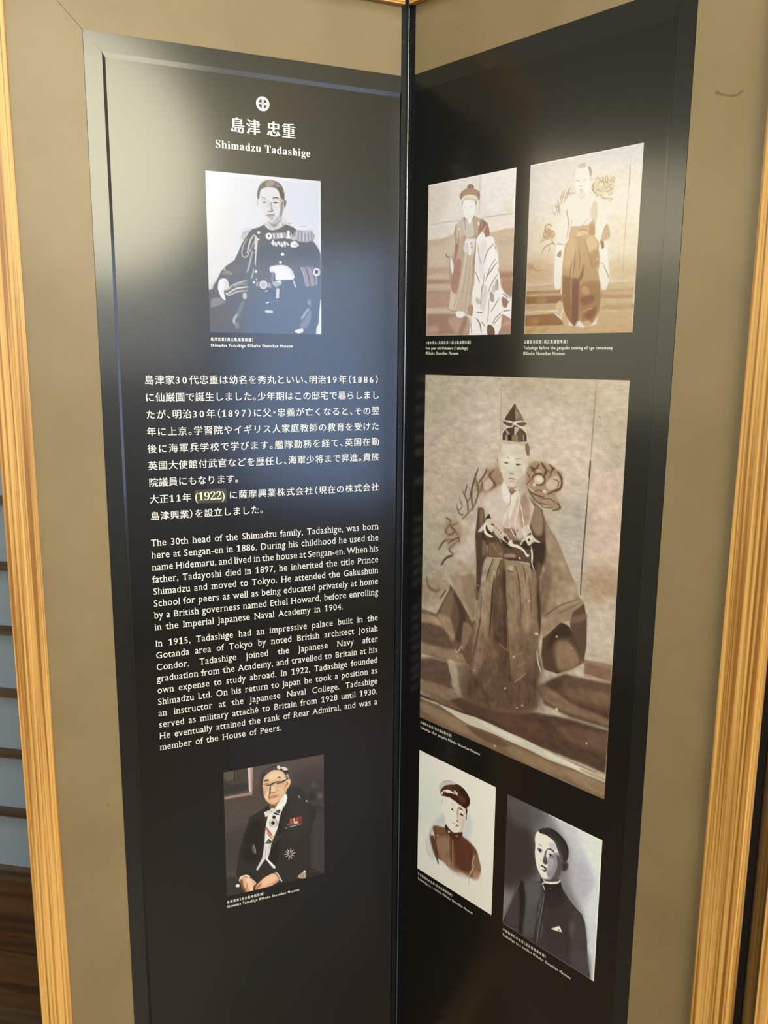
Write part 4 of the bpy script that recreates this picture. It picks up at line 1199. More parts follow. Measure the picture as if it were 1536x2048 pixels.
photograph(PR, 49.0, 418.2, -27.1, -612.6, Canvas(420, 666, '''
BG 186,171,146
P 174,161,132/.7 40.7|2,3 233,0 197,98 2,144
P 171,152,123/.8 43.8|497,-4 997,1 1006,87 707,64 501,52
P 182,164,137/.8 31|858,4 998,2 989,199 862,174
P 200,179,157/.8 51.2|238,97 431,90 440,236 245,249
P 203,182,161/.8 45.1|575,103 836,93 837,243 759,301 618,206
P 178,167,148/.9 37.4|748,319 853,276 859,482 808,489
P 203,176,152/.8 21.4|868,241 987,232 995,430 872,481
P 192,172,146/.8 46.1|-2,164 281,151 208,329 1,388
P 174,161,134/.8 38.3|1,388 168,372 158,535 3,597
P 155,130,100/.8 29.2|3,576 176,553 135,623 0,643
P 166,139,107/.9 25.4|869,446 995,430 997,500 869,518
T 0.014 5 1.6
T 0.012 30 22
N 0.015
L 146,123,96 2.8 1.1|865,1 862,76 858,181
L 91,71,53 4.7 1.1|857,185 856,228
L 123,100,80 2.5 1.1|856,228 854,259
L 93,71,55 3.7 1.1|854,259 850,344 845,432 844,509
L 155,134,109 1.6 1.2|427,19 428,90 431,163
P 71,58,47 0.7|889,85 888,85 888,86 886,86 885,86 884,85 884,85 884,84 885,84 886,83 887,83 888,84
P 152,125,96/.9 5.1|387,236 432,229 450,272 413,293 367,301 312,298 303,268 348,242
P 197,176,152 3.4|350,276 381,260 400,272 382,288 359,294
P 194,174,150/.9 4.3|310,252 348,238 365,256 319,282
L 98,75,55 6.1 1.8|317,240 299,268 284,304 291,346
L 105,82,60 4.4 1.8|307,267 321,305 291,353
L 100,78,58 5.2 1.7|364,237 349,257 319,278
L 105,82,62 5.9 2.1|402,238 380,255 412,275 383,296
L 107,84,62 5.4 1.8|236,307 262,333 267,359
L 109,87,64 4.5 1.8|259,286 248,310
L 123,100,75 4.5 2.3|200,342 218,368 243,369
L 118,96,71 4 2.2|291,346 267,363 235,382
L 105,80,58 6.5 1.9|143,387 169,396 140,427 187,430
L 103,78,55 6.4 1.8|211,396 169,408 204,421 221,435
L 105,80,58 5.6 1.9|196,442 137,452 99,481
L 107,82,60 5.1 1.9|213,444 164,473 190,483
L 98,75,53 6.6 1.9|118,524 147,500 190,487
P 155,127,98/.6 7.4|143,395 228,398 222,447 155,474
L 123,98,71 7.8 3.4|30,568 45,596 90,602 116,592
P 157,130,98/.9 4.6|576,212 638,201 706,215 736,223 736,261 711,274 734,307 701,313 646,307 589,290 565,253
P 200,178,155 2|652,245 649,251 641,256 630,259 618,258 609,254 605,248 608,242 616,237 628,235 640,235 649,239
P 213,204,172 1.6|641,244 640,247 635,250 629,251 623,250 618,248 616,245 618,242 622,239 628,238 634,239 639,241
L 87,66,49 4.7 1.6|593,251 606,237 640,233 658,246 642,258 608,260
L 91,71,51 6.2 1.5|638,205 660,221 654,236
L 98,75,55 5.5 1.6|584,219 612,221 625,209
L 100,78,58 4.6 1.5|672,206 693,215 680,227
L 93,71,53 5.3 1.5|713,221 734,237 733,258 711,270
L 100,78,58 4.6 1.5|671,280 697,271 723,262
L 103,80,60 4.7 1.6|580,262 588,280 631,287 658,288
L 105,82,62 3.9 1.6|588,283 625,302 673,305
L 107,84,62 5.4 1.5|701,317 734,308 720,297
L 204,182,157 3.2 1.6|586,248 580,269 609,278
P 194,172,146 2.3|675,245 714,231 729,251 690,268 666,263
L 197,174,150 3.1 1.6|612,224 640,226
L 109,87,64 3.5 1.3|330,266 343,280 328,304
L 114,91,69 3.4 1.3|396,265 413,286 398,302
L 121,96,71 3.1 1.3|272,293 277,316 266,332
L 121,96,71 3.2 1.4|216,325 234,347 209,361
L 109,87,64 3.7 1.4|161,405 195,418 153,438
L 105,82,60 4.2 1.4|154,458 213,436 222,451
L 105,82,62 3.5 1.2|612,221 606,232 633,233
L 109,87,64 3.5 1.2|656,221 687,226 675,238
L 105,82,60 3.6 1.2|571,234 586,248 573,263
L 109,87,64 3.5 1.2|609,278 636,272 658,281
L 114,91,69 3.1 1.2|645,293 685,290 713,298
L 114,91,69 3 1.1|695,240 722,245 716,259
L 121,98,73 3.1 1.2|625,302 660,313 701,310
P 207,189,166 1.2|667,273 665,276 662,278 657,278 653,278 649,277 648,275 649,273 652,271 657,270 662,270 665,271
P 205,184,161 1.2|616,260 615,262 612,264 608,265 604,265 601,263 599,261 600,258 603,256 607,255 612,256 615,257
P 98,75,58 1.2|605,225 604,227 602,228 598,229 595,229 592,227 591,226 592,224 594,222 598,222 601,222 604,223
P 93,71,53 1.1|702,215 701,217 698,218 693,219 688,219 685,218 684,216 685,214 688,213 693,212 697,212 701,213
p 176,161,130 2.7|442,269 352,306 322,339 292,365 246,420 206,473 165,514 146,561 168,575 221,611 352,592 356,510 320,436 347,356
P 200,180,161/.9 10.8|352,310 323,343 262,415 199,498 219,568 292,518 319,417
P 172,152,121/.8 9.2|183,524 266,490 317,535 288,602 221,601
p 130,107,82 2|575,288 647,318 677,354 727,389 778,443 829,501 837,523 651,550 673,471 653,400 635,348
P 161,139,109/.9 8.5|677,358 735,402 793,466 823,509 745,519 713,466 674,398
P 141,118,89/.8 7.7|713,458 808,482 824,523 713,541
M 0.029 6 5 9|442,269 322,339 206,473 168,575 221,611 352,592 347,356
M 0.038 6 5 7.8|647,318 727,389 829,501 837,523 651,550 653,400
p 84,64,49 2.2|323,343 354,340 374,411 377,469 364,509 344,593 324,596 323,495 311,418
P 132,107,82/.9 4.4|331,350 355,351 350,406 339,415
P 132,109,84/.8 4.4|355,425 375,423 369,462 353,468
p 80,61,47 2|585,334 611,307 654,321 667,363 675,416 659,472 658,549 626,506 602,472 597,399
P 148,123,96/.9 4.8|591,312 647,321 658,374 624,385 594,355
P 62,47,36/.9 4.8|591,414 667,399 671,453 631,472 601,450
P 105,82,62/.8 5.6|637,457 665,464 657,543 641,512
p 203,180,159 1.7|442,273 487,280 517,289 560,278 589,298 612,317 594,363 589,389 525,403 465,390 419,391 386,356 346,341 338,326 360,309
P 207,192,168/.9 8.5|368,316 443,291 476,326 449,377 394,359 354,336
P 164,139,112/.9 5.7|546,294 590,305 587,363 552,374 535,331
P 150,125,100/.8 4.8|560,282 575,299 563,322 548,316
P 132,107,84/.9 4.1|461,383 524,381 575,390 540,412 481,415
p 87,66,51 1.7|326,404 364,377 404,389 420,410 482,419 526,410 583,408 600,435 601,457 529,455 423,452 375,438 351,421
p 91,71,53 1.7|383,429 436,420 527,429 593,436 609,460 529,462 454,464 377,471
P 121,96,73/.9 3.4|391,432 437,427 469,454 393,465
L 150,125,98 2.1 1.3|406,431 430,447 454,456
L 146,121,93 2.6 1.3|453,446 458,467
P 150,123,96 1.7|469,454 498,447 528,447 522,459 477,461
P 64,49,38/.9 2.1|469,462 529,455 558,459 500,466
p 143,121,93 1.7|370,475 455,467 544,464 602,465 632,494 658,549 344,593 356,510
P 172,157,127/.9 4.4|370,477 409,473 381,527 360,591 348,593 356,518
P 166,146,116/.9 3.5|424,473 447,470 435,520 400,586 376,589 404,520
P 105,82,62/.95 4.3|455,469 474,469 477,575 415,583 442,519
P 150,125,98/.9 5.1|486,486 530,470 541,525 536,566 492,572
P 161,137,107/.9 4.9|559,470 595,469 626,506 637,552 594,558 576,502
L 66,49,36 3.1 1.3|413,472 391,506 374,547 360,591
L 66,49,36 3 1.3|455,471 434,512 427,582
L 78,60,45 2.5 1.3|530,477 547,505 551,564
L 78,60,45 2.1 1.2|566,469 583,501 594,558
L 60,45,34 3.6 1.2|602,468 639,493 655,510
p 171,152,123 1.3|486,479 519,476 518,490 490,492
L 75,58,43 2.5 1.3|487,494 520,493
L 219,210,182 4 0.8|603,417 610,438 610,456
L 204,182,159 2.8 1.2|610,456 632,491
P 221,213,194 0.8|451,266 465,268 484,286 490,296 486,315 468,316 450,303 443,285
P 219,211,186 1|490,303 523,283 532,291 519,312 504,336 494,357 485,349 489,323
P 143,105,82 1|483,283 500,278 520,279 515,285 498,294 490,291
P 224,212,194 0.6|519,279 518,281 517,282 515,283 513,283 512,282 511,280 511,278 513,276 515,276 517,276 518,277
L 121,96,71 1.3 0.8|491,294 490,317 476,344
P 210,197,168 0.8|328,404 383,367 401,369 396,378 367,393 340,407
P 75,58,43 0.8|362,372 383,354 394,368 383,366
P 71,53,41 0.8|328,406 343,408 368,413 375,425 356,427 343,413
P 91,71,53/.9 1.7|362,408 409,403 446,420 429,426 375,425
P 230,217,194 0.7|358,394 361,380 369,383 369,398 380,406 407,411 401,415 380,414 361,407
P 64,49,38 0.7|369,385 377,390 376,396 368,397
P 55,43,34 0.7|379,400 398,406 395,408 379,404
P 213,204,172 0.8|375,374 390,379 409,388 403,401 385,397 376,389
P 204,182,159 0.7|393,375 401,369 413,370 450,387 468,397 463,405 445,407 414,388
P 91,71,53 0.7|395,380 411,378 408,383 399,383
L 87,66,51 2.1 0.5|417,381 413,387
L 87,66,51 2.1 0.5|428,385 424,391
L 87,66,51 2.1 0.5|438,390 434,396
L 87,66,51 2.3 0.5|450,395 445,402
P 200,178,155 0.6|451,412 468,397 480,399 498,414 493,425 475,420
P 75,58,45 0.8|463,411 474,404 495,416 490,422
P 64,49,38 1|452,416 493,425 511,433 476,433
L 216,205,173 1.3 0.5|412,390 433,407 455,423
P 221,210,182 0.6|492,416 506,411 515,420 535,420 567,427 587,439 597,439 593,445 582,444 564,433 533,428 505,428 490,424
L 230,219,200 2.4 0.5|525,277 535,293 536,313 530,339 520,363 524,383 531,395
L 233,221,203 2.4 0.5|539,310 551,329 558,348 565,367 563,379
L 230,217,197 2.3 0.5|489,324 473,342 463,360 461,375 473,381 490,379 498,368
L 226,214,192 1.6 0.5|486,326 476,347 466,371
L 230,217,197 2.2 0.5|495,377 508,390 520,399 529,405
L 221,210,182 1.6 0.5|458,381 456,392
P 69,51,41 0.8|519,390 528,391 525,398 520,396
P 192,173,152 0.8|528,391 558,376 564,393 548,405 534,402
P 207,192,169 0.6|560,375 587,364 602,378 617,393 652,403 617,404 596,416 585,412 573,400 558,416 549,417 565,399
P 91,73,58 0.6|578,394 597,382 603,387 589,390
P 64,49,41 0.6|600,400 599,402 597,404 593,405 590,405 588,404 587,402 587,399 590,398 593,397 596,397 599,398
P 216,206,180 0.8|581,398 592,393 606,394 604,403 591,411 582,407
P 60,45,36 0.6|599,401 598,402 596,404 593,405 590,405 588,404 587,402 588,400 590,398 593,398 596,398 598,399
P 60,45,36 1.1|558,418 573,405 588,416 610,412 626,405 655,404 669,410 659,422 605,425 567,426
L 216,206,174 2.8 0.5|605,417 613,435 613,459
P 210,192,166 0.5|555,453 555,454 553,455 551,456 548,456 546,455 545,454 546,453 548,451 550,451 553,451 555,451
P 118,96,73 0.6|497,66 510,76 544,104 533,106 500,109 476,108 449,106 475,84
P 78,60,45 0.6|496,66 498,81 500,109 476,108 449,106 472,85
P 143,121,93/.9 1.1|503,79 513,85 522,96 507,104 501,97
L 64,49,38 1.1 0.6|497,69 499,88 500,108
P 96,75,58 0.6|440,111 461,111 490,114 482,122 461,121 445,117
P 100,80,62 0.6|508,114 533,109 556,110 556,115 539,120 518,118
p 75,58,45 0.6|440,159 441,140 462,128 498,118 529,125 555,135 561,142 562,156 521,161 485,159
P 166,143,114 0.7|456,133 465,134 478,142 463,143
P 155,132,105 0.7|456,145 468,147 466,157 456,158
P 186,171,143 0.7|498,125 519,124 524,126 500,148 497,143
P 64,49,38 0.7|493,125 498,122 499,143 491,138
P 53,41,32 0.7|468,145 486,145 487,157 472,158
P 132,109,84 0.7|489,145 510,145 511,156 490,157
P 155,132,105 0.7|510,144 517,144 518,159 511,158
P 98,75,58 0.7|519,130 545,136 550,142 536,156 521,155
P 186,169,141 0.7|545,142 548,142 548,155 545,154
L 219,208,180 2.3 0.4|441,110 466,111 497,113 528,108 555,106
L 223,211,184 2.3 0.4|441,117 462,124 488,123 500,113
L 223,211,184 2.3 0.4|502,113 518,121 544,124 560,132
L 217,207,178 2.1 0.4|472,125 451,131 436,143 435,156
L 213,204,172 1.7 0.4|557,135 566,150 575,167 578,175 574,195 567,225
L 213,204,173 1.5 0.4|437,156 427,170 424,188 430,227 437,240
P 228,214,192 0.4|508,113 507,114 505,115 502,116 499,116 497,115 496,113 496,112 499,110 502,110 505,110 507,111
L 121,98,75 1.2 0.6|436,118 437,138
L 166,143,114 1.7 0.8|559,127 567,132
L 143,121,96 1.1 0.6|564,117 576,110
P 208,194,169 0.7|430,169 440,160 480,160 521,161 559,158 570,167 576,184 570,199 564,229 558,242 543,259 519,272 498,277 477,273 455,260 440,240 431,207 427,185
P 214,206,178/.9 2.9|450,191 502,188 515,222 505,233 469,235 450,223
P 180,166,137/.8 2.6|440,161 557,158 552,168 501,166 449,169
P 123,98,73/.95 1.4|559,162 570,162 579,173 578,189 569,192 561,183 556,172
P 166,141,112/.7 1.5|426,175 435,169 434,185 427,191
P 184,167,139/.8 2|528,253 557,240 544,261 516,274 508,273
P 166,132,105/.8 1.5|477,276 508,274 518,271 509,282 493,286
L 171,150,121 2.3 1.2|465,201 475,202 483,204
L 167,143,114 2.3 1.2|509,205 524,201 542,201
L 114,89,66 2.1 0.7|450,215 462,215 478,215
P 91,69,51 0.6|472,215 471,216 468,217 465,217 462,217 459,217 458,216 459,215 461,215 465,214 468,214 471,215
L 107,82,62 2 0.7|509,216 525,215 540,215
P 75,55,43 0.6|531,216 530,217 527,218 524,218 520,218 518,218 517,217 517,216 520,215 524,215 527,215 530,215
L 148,121,91 2.1 0.9|484,241 496,241 506,241
P 130,103,78 0.7|491,241 491,241 490,242 488,242 486,242 485,242 484,241 484,240 486,240 488,240 489,240 491,240
L 127,100,75 2.1 0.9|478,255 494,253 512,255
P 204,178,155/.9 1.2|481,257 510,256 502,261 486,262
L 166,139,109 1.3 1.2|485,262 505,262
L 123,98,75 2.1 0.9|417,207 419,215
L 166,137,107 1.1 0.9|565,206 564,229 560,242
p 136,111,84 3.9|-4,671 181,669 310,702 314,788 169,797 0,801
P 118,93,71/.9 3.9|-1,669 101,671 138,688 0,693
P 165,138,107/.9 3|-1,681 93,678 138,697 11,708
P 100,78,60/.95 5.9|-2,710 138,705 192,734 211,752 0,766
P 149,125,96/.9 3.9|-1,771 176,764 296,762 297,774 169,789 0,793
P 187,168,136/.9 2|0,804 52,805 142,798 143,804 52,815 0,810
P 98,75,58/.95 6.9|-2,819 178,800 198,860 216,874 0,881
P 136,111,84/.9 5|-2,888 127,874 260,886 252,909 111,917 -1,912
p 127,100,78 3.7|876,666 997,658 998,700 879,702
P 145,118,91/.9 1.9|876,669 997,660 998,667 877,675
P 161,132,102/.9 1.5|886,704 949,704 998,699 999,702 886,708
p 98,75,58 4.7|788,719 999,704 1004,817 838,825 700,816 668,776
P 120,96,73/.8 6.1|831,748 999,732 998,761 820,772
P 84,64,49/.9 5.5|696,763 815,717 767,783 994,776 996,798 755,804
P 134,107,82/.9 4.7|668,772 738,770 835,788 995,794 997,808 769,813 677,797
p 87,66,52 4.4|0,926 147,922 260,886 481,878 673,845 838,828 999,822 997,933 900,931 709,935 516,939 322,933 130,930 0,939
P 109,87,66/.8 7.7|773,862 993,834 991,879 830,887
P 96,73,58/.8 8.6|403,903 647,874 706,900 560,917
P 120,96,73/.8 4.9|-1,917 147,909 279,925 254,939 130,930
p 123,100,73 2.6|0,939 93,938 322,941 516,943 710,942 901,938 999,940 1000,1000 826,999 566,1001 325,1000 0,1000
P 154,129,98/.8 6.8|19,949 237,955 406,956 456,982 239,989 20,975
P 147,123,93/.8 5.9|518,968 711,965 850,962 784,991 566,993
P 152,127,96/.8 4.7|836,962 993,960 996,989 852,989
P 100,78,58/.8 4.6|289,961 454,958 533,972 391,985
T 0.020 6 4
p 204,194,168 1.3|121,936 175,932 262,933 338,927 436,928 515,931 607,931 709,936 807,940 901,942 997,940 998,955 942,956 849,955 739,959 638,955 517,955 454,953 356,955 306,957 237,951
P 220,211,187/.9 3.6|338,933 516,935 607,939 578,949 453,945
P 220,211,187/.9 3.2|710,942 848,943 979,945 941,951 753,951
P 165,145,111/.8 2.3|888,945 998,944 995,952 896,951
L 187,174,143 3 1.5|0,937 56,937 148,933
L 75,58,43 3.7 1.9|121,932 262,928 436,920 515,925
p 105,83,63 1.9|176,570 221,613 290,640 332,658 329,752 297,791 254,757 228,761 192,730 138,697 92,670 169,588
P 165,138,107/.9 4.8|101,669 172,666 209,715 192,730 138,697
P 80,60,46/.95 4.7|177,578 247,614 274,655 244,725 218,717 231,645
P 132,107,82/.8 4.8|119,657 186,585 196,625 172,666
P 138,114,87/.9 2.8|258,669 308,682 270,738 253,745
L 194,175,143 3.3 1.4|211,752 228,759 253,736
L 71,53,41 3.4 1.4|151,590 117,620
p 165,145,116 1.9|164,792 229,786 297,782 333,826 293,859 256,887 225,868 188,832
P 140,118,91/.9 3.8|230,803 289,788 283,844 260,878
P 182,165,134/.8 2.9|173,797 212,794 241,852 260,878 224,864
p 165,143,114 1.8|167,547 317,528 323,647 307,662 246,610 194,576
P 143,120,93/.9 5.5|243,545 317,532 319,640 281,625
p 147,124,96 1.6|653,485 800,466 837,514 863,525 852,548 803,580 764,590 725,611 679,645 661,595
P 120,98,73/.9 5.6|660,484 714,477 693,553 668,586
P 165,143,114/.8 4.6|743,495 808,483 830,515 748,559
L 91,71,53 2.3 1.6|682,588 747,552 831,522
L 100,78,60 1.9 1.5|749,570 838,532
p 91,70,53 1.5|814,557 863,528 879,568 883,632 874,677 850,660 820,621 804,587
P 120,96,73/.8 3|809,572 872,552 876,565 817,585
p 82,62,47 1.6|679,645 764,590 804,595 840,629 868,678 827,700 762,724 693,725 676,690
P 138,111,84/.95 7.8|742,649 808,634 858,676 801,709 754,707
P 62,47,36/.95 4.7|726,618 778,591 813,615 754,632 702,671
L 165,136,105 2 1.2|752,726 820,702 868,678
M 0.038 5 4 4.6|653,485 800,466 837,514 863,525 852,548 764,590 679,645
M 0.029 4 4 3.1|742,649 808,634 858,676 801,709 754,707
M 0.025 5 5 3.7|167,547 317,528 323,647 246,610
M 0.029 6 4 9.7|-8,672 310,702 320,895 0,939
M 0.029 6 4 8|694,740 999,704 1009,930 709,935 481,886
P 123,99,75 6.9|345,568 656,525 667,575 666,639 663,693 682,720 660,770 659,840 481,882 260,886 304,839 308,756 324,659 336,585
P 91,71,54/.9 26.2|297,782 486,724 662,693 680,743 673,833 481,882 268,884
P 156,133,104/.9 5.4|358,546 413,539 407,595 389,677 368,729 333,702 337,605
P 136,111,86/.9 8.2|329,687 397,668 374,760 336,808 314,788
P 93,73,55/.9 6.1|422,530 475,523 495,621 517,695 511,775 483,853 461,745 425,679
P 71,53,41/.9 3.9|465,509 484,506 495,621 511,688 503,737 484,661
P 140,117,90/.9 6.8|488,521 549,513 562,572 566,625 543,667 507,665
P 149,126,98/.9 5.8|559,519 605,513 618,564 608,649 573,616
P 132,108,82/.9 5.7|604,491 639,486 654,596 637,644 612,602
P 123,100,75/.9 7.6|513,668 630,649 648,695 608,749 551,783 519,758
P 75,58,44/.9 4|640,501 664,557 666,639 651,596
P 107,86,64/.8 5.4|371,777 440,732 457,810 399,846
M 0.042 3 5 4.3|325,527 653,485 670,707 665,823 319,887 311,730
M 0.034 8 14 4.3|325,527 653,485 670,707 665,823 319,887 311,730
L 64,49,38 3.2 1.8|360,581 348,663 321,753
L 64,49,38 3.1 1.8|417,538 411,634 406,682
L 60,45,34 3 1.7|497,659 513,719 525,788
L 143,116,89 2.6 1.7|501,659 508,704
L 143,118,91 2.5 1.7|546,713 590,698
L 145,120,93 2.5 1.7|549,744 599,723
L 158,132,102 3 1.7|544,789 608,749
L 64,47,36 2.8 1.6|642,523 661,595 665,639
L 199,179,147 4.1 1.2|655,683 661,708 679,736
L 147,120,91 2.2 1.7|461,697 500,706 516,703
P 204,186,156 0.8|658,637 657,638 654,640 649,641 645,642 641,641 640,640 641,638 644,636 649,635 653,635 657,635
P 191,172,138 0.6|612,557 611,558 609,560 605,560 602,561 599,560 598,559 599,558 601,557 605,556 609,556 611,556
P 208,191,165 0.6|750,629 750,630 748,632 746,632 744,632 742,632 741,631 742,629 743,628 746,627 748,627 750,628
P 199,180,149 0.6|769,817 768,820 765,822 762,824 758,824 755,822 754,820 755,817 757,815 761,813 765,813 768,814
P 191,174,140 0.7|506,811 505,813 503,814 500,815 497,815 495,815 494,814 494,812 497,811 500,810 503,809 505,810
P 191,174,140 0.6|570,853 569,854 567,855 565,856 563,856 561,856 561,855 561,854 563,852 565,852 567,851 569,852
P 191,174,140 0.6|597,840 597,842 595,843 593,844 591,844 589,844 588,842 589,841 590,839 592,839 595,839 596,839
P 182,165,132 0.6|547,717 546,719 543,721 539,722 536,722 533,721 532,720 533,718 535,717 539,715 543,715 546,716
P 191,174,143 0.6|910,874 910,876 909,877 907,878 906,878 904,877 904,875 904,874 905,872 907,871 908,871 909,872
P 191,174,143 0.6|819,647 819,648 817,649 816,649 814,649 813,649 812,648 813,647 814,646 816,646 817,645 818,646
P 191,174,143 0.7|331,794 330,795 329,795 327,796 325,796 323,796 323,795 323,794 325,793 327,793 329,793 330,793
P 191,174,143 0.7|337,553 337,554 336,554 334,555 333,555 331,554 331,554 331,553 333,552 334,552 336,552 337,552
P 191,174,143 0.7|232,771 232,772 230,773 229,774 227,774 226,773 225,772 226,772 227,771 229,770 230,770 232,770
P 182,165,129 0.7|461,985 461,987 459,989 456,990 453,990 451,989 450,987 451,985 453,984 456,983 458,982 460,983
L 64,49,38 3.1 1.7|423,514 414,562 411,618
L 64,49,38 2.6 1.7|474,508 485,564 499,628
L 75,58,45 2.5 1.7|548,498 561,553 567,609
L 75,58,45 2 1.6|597,492 613,542 619,586
L 182,163,132 2.2 1.8|380,523 366,577 351,643
L 170,147,116 2.1 1.7|525,509 536,557 543,605
S 120 168,146,116
''', 69), 'largest photograph, a child in a tall pointed hat and wide sleeves',
           (1.09, 1.16, 1.463), (0.014, 0.012, 0.01))
photograph(PR, 49.6, 222.4, -673.7, -901.5, Canvas(220, 290, '''
BG 213,214,209
P 200,200,192/.6 96.2|15,313 301,222 369,479 13,674
P 184,178,164/.8 23.7|205,556 355,414 381,496
P 192,186,172/.8 30|647,316 737,353 699,502 611,506
P 216,220,216/.9 43.7|749,148 998,68 992,734 824,594
P 246,246,242 3|0,0 1000,2 1001,15 0,11
P 240,242,238 3.6|980,8 1000,2 1002,996 984,997
P 238,240,236 3.9|0,998 34,989 999,983 1000,998
P 196,186,168/.7 11.3|171,618 206,570 233,668 250,806 203,859 128,814 113,725
L 150,132,112 6.5 3.2|200,580 178,630 173,661
P 110,78,54 6.2|212,565 371,521 393,492 475,526 587,487 611,513 723,535 790,559 820,616 850,686 821,759 768,793 691,809 624,807 522,832 429,825 369,804 298,809 261,766 245,664
P 84,48,32/.9 19.9|488,564 611,520 746,554 730,697 690,782 554,784 504,677
P 74,42,28/.9 9.7|173,661 245,650 272,761 300,852 250,806 199,738
P 146,114,88/.8 15.8|257,660 408,592 424,706 320,765
P 150,118,90/.7 19|320,765 437,737 487,817 358,816
P 176,146,116/.7 20.1|441,827 668,790 714,814 534,849
P 128,94,66/.8 15|749,615 814,618 841,710 778,776 733,752
P 160,128,98/.8 10.5|765,739 841,724 822,786 747,815
P 213,214,209/.9 23.2|324,864 512,864 671,859 844,785 871,884 448,1018
L 190,160,122 7.6 3|770,607 741,680 758,707 712,787 700,876
L 200,190,174 4.5 3|849,653 866,783 863,839
L 184,172,152 4.9 3.3|113,711 127,778 178,832
L 62,36,24 6 3|726,602 720,701 711,760
L 176,148,116 3.9 2|425,565 429,669 440,806 448,860
L 190,164,134 4.7 1.9|482,552 487,683 493,822 501,883
L 56,32,22 4.7 2.3|458,539 463,657 473,759
L 60,34,24 6.4 3.2|242,565 245,650 265,728 294,854
L 190,164,136 6.4 3.2|225,607 239,666
P 200,180,156 2|288,617 287,620 284,622 280,625 276,625 272,625 271,623 272,620 275,617 279,615 284,614 287,615
P 74,44,30 3.1|376,498 405,509 475,526 587,487 598,470 605,508 546,571 477,581 407,557 377,533
P 238,232,220 1.6|441,533 439,539 435,544 430,548 424,548 420,546 418,541 419,535 423,529 429,526 435,525 439,528
L 214,196,176 3.8 1.5|522,546 533,532 544,540
P 222,226,216 2.2|327,292 348,277 403,265 485,263 549,278 603,279 639,286 643,326 639,376 627,424 598,473 567,492 523,510 477,520 431,509 388,484 362,415 338,400 332,347
P 206,186,160/.9 5.5|546,298 603,279 639,289 643,334 635,383 623,428 594,474 558,489 584,456 551,428 532,391 538,334
P 176,144,112/.9 4.9|550,291 577,288 551,318 544,367 525,338
P 196,166,136/.8 4.2|608,387 634,378 619,433 598,467 558,484 597,440
P 236,218,186/.8 4.2|551,324 596,309 605,328 561,340
P 214,200,182/.8 4.4|329,289 366,271 367,307 345,342
L 120,110,100 4.4 2.2|326,315 329,328
L 176,170,160 3.8 2.2|310,342 313,367
L 100,92,82 5 1.9|330,374 337,366
P 216,216,206 2.5|313,342 340,330 346,370 328,384
P 186,176,164 2.5|285,228 289,202 325,165 389,136 452,122 498,123 516,130 463,150 399,167 345,198 313,230 302,256 290,248
L 140,130,118 4.3 2.8|330,165 393,136 453,123
P 66,38,24 1.8|302,250 318,223 358,188 417,161 481,140 516,125 570,127 619,139 660,163 686,190 689,219 677,247 652,271 650,288 630,284 590,278 549,275 504,268 458,264 403,265 357,272 324,279 310,270
P 50,28,18/.9 6.6|516,130 588,132 656,165 684,204 673,246 647,270 594,271 619,225 573,186
P 90,50,30/.8 6|547,211 618,199 637,236 575,256
P 88,52,34/.8 4.3|331,216 409,175 464,172 409,194 346,220
P 50,30,20/.9 3.1|347,261 411,240 511,222 549,264 504,263 430,259
P 236,226,200 1.8|337,236 373,215 419,202 465,204 506,207 497,212 447,218 402,231 374,233
P 220,206,176 1.6|314,263 323,246 337,239 333,263 324,270
P 120,100,76 1.9|342,240 369,229 379,237 351,248
P 240,232,212 1.5|480,191 496,185 519,190 530,194 524,207 533,211 520,214 506,202
P 214,196,170 1.2|443,259 441,261 435,263 429,264 422,264 418,263 418,262 420,260 425,258 432,257 438,257 442,257
P 40,22,14 1.8|641,288 657,278 660,299 652,334 654,360 643,370 643,334
L 172,164,152 4.3 2.5|446,300 473,303 496,309
P 26,22,20 1.5|476,339 474,344 471,348 465,351 460,351 456,350 454,347 455,342 459,338 465,335 470,335 474,336
L 110,100,90 4.3 1.8|475,341 482,352
P 60,44,32 1.8|551,309 577,297 609,307 591,308 569,308
P 70,50,36 1.8|566,344 592,335 611,348 598,354 580,353
P 30,20,14 1.5|590,344 589,347 586,351 582,353 577,354 574,352 573,350 574,346 577,342 581,340 586,339 589,341
L 130,120,110 3.1 1.8|494,411 507,410
P 90,60,44 1.8|526,415 541,407 546,416 533,422
L 150,118,92 4.9 3.1|532,336 531,372 539,400
L 96,80,68 3.1 1.5|470,451 488,447 506,442
P 70,42,30 1.8|516,446 534,443 559,448 548,452 529,450
P 180,140,116 2.1|511,453 539,452 552,453 530,463 516,462
L 110,84,66 3.7 2.2|507,470 526,470
P 66,38,26 1.9|379,493 388,495 431,511 473,522 460,535 422,523 375,514
P 230,234,222/.8 4.3|411,487 477,504 513,505 459,516
''', 70), 'sepia portrait of a student in a peaked cap',
           (1.402, 1.515, 1.936), (0.006, 0.004, 0.003))
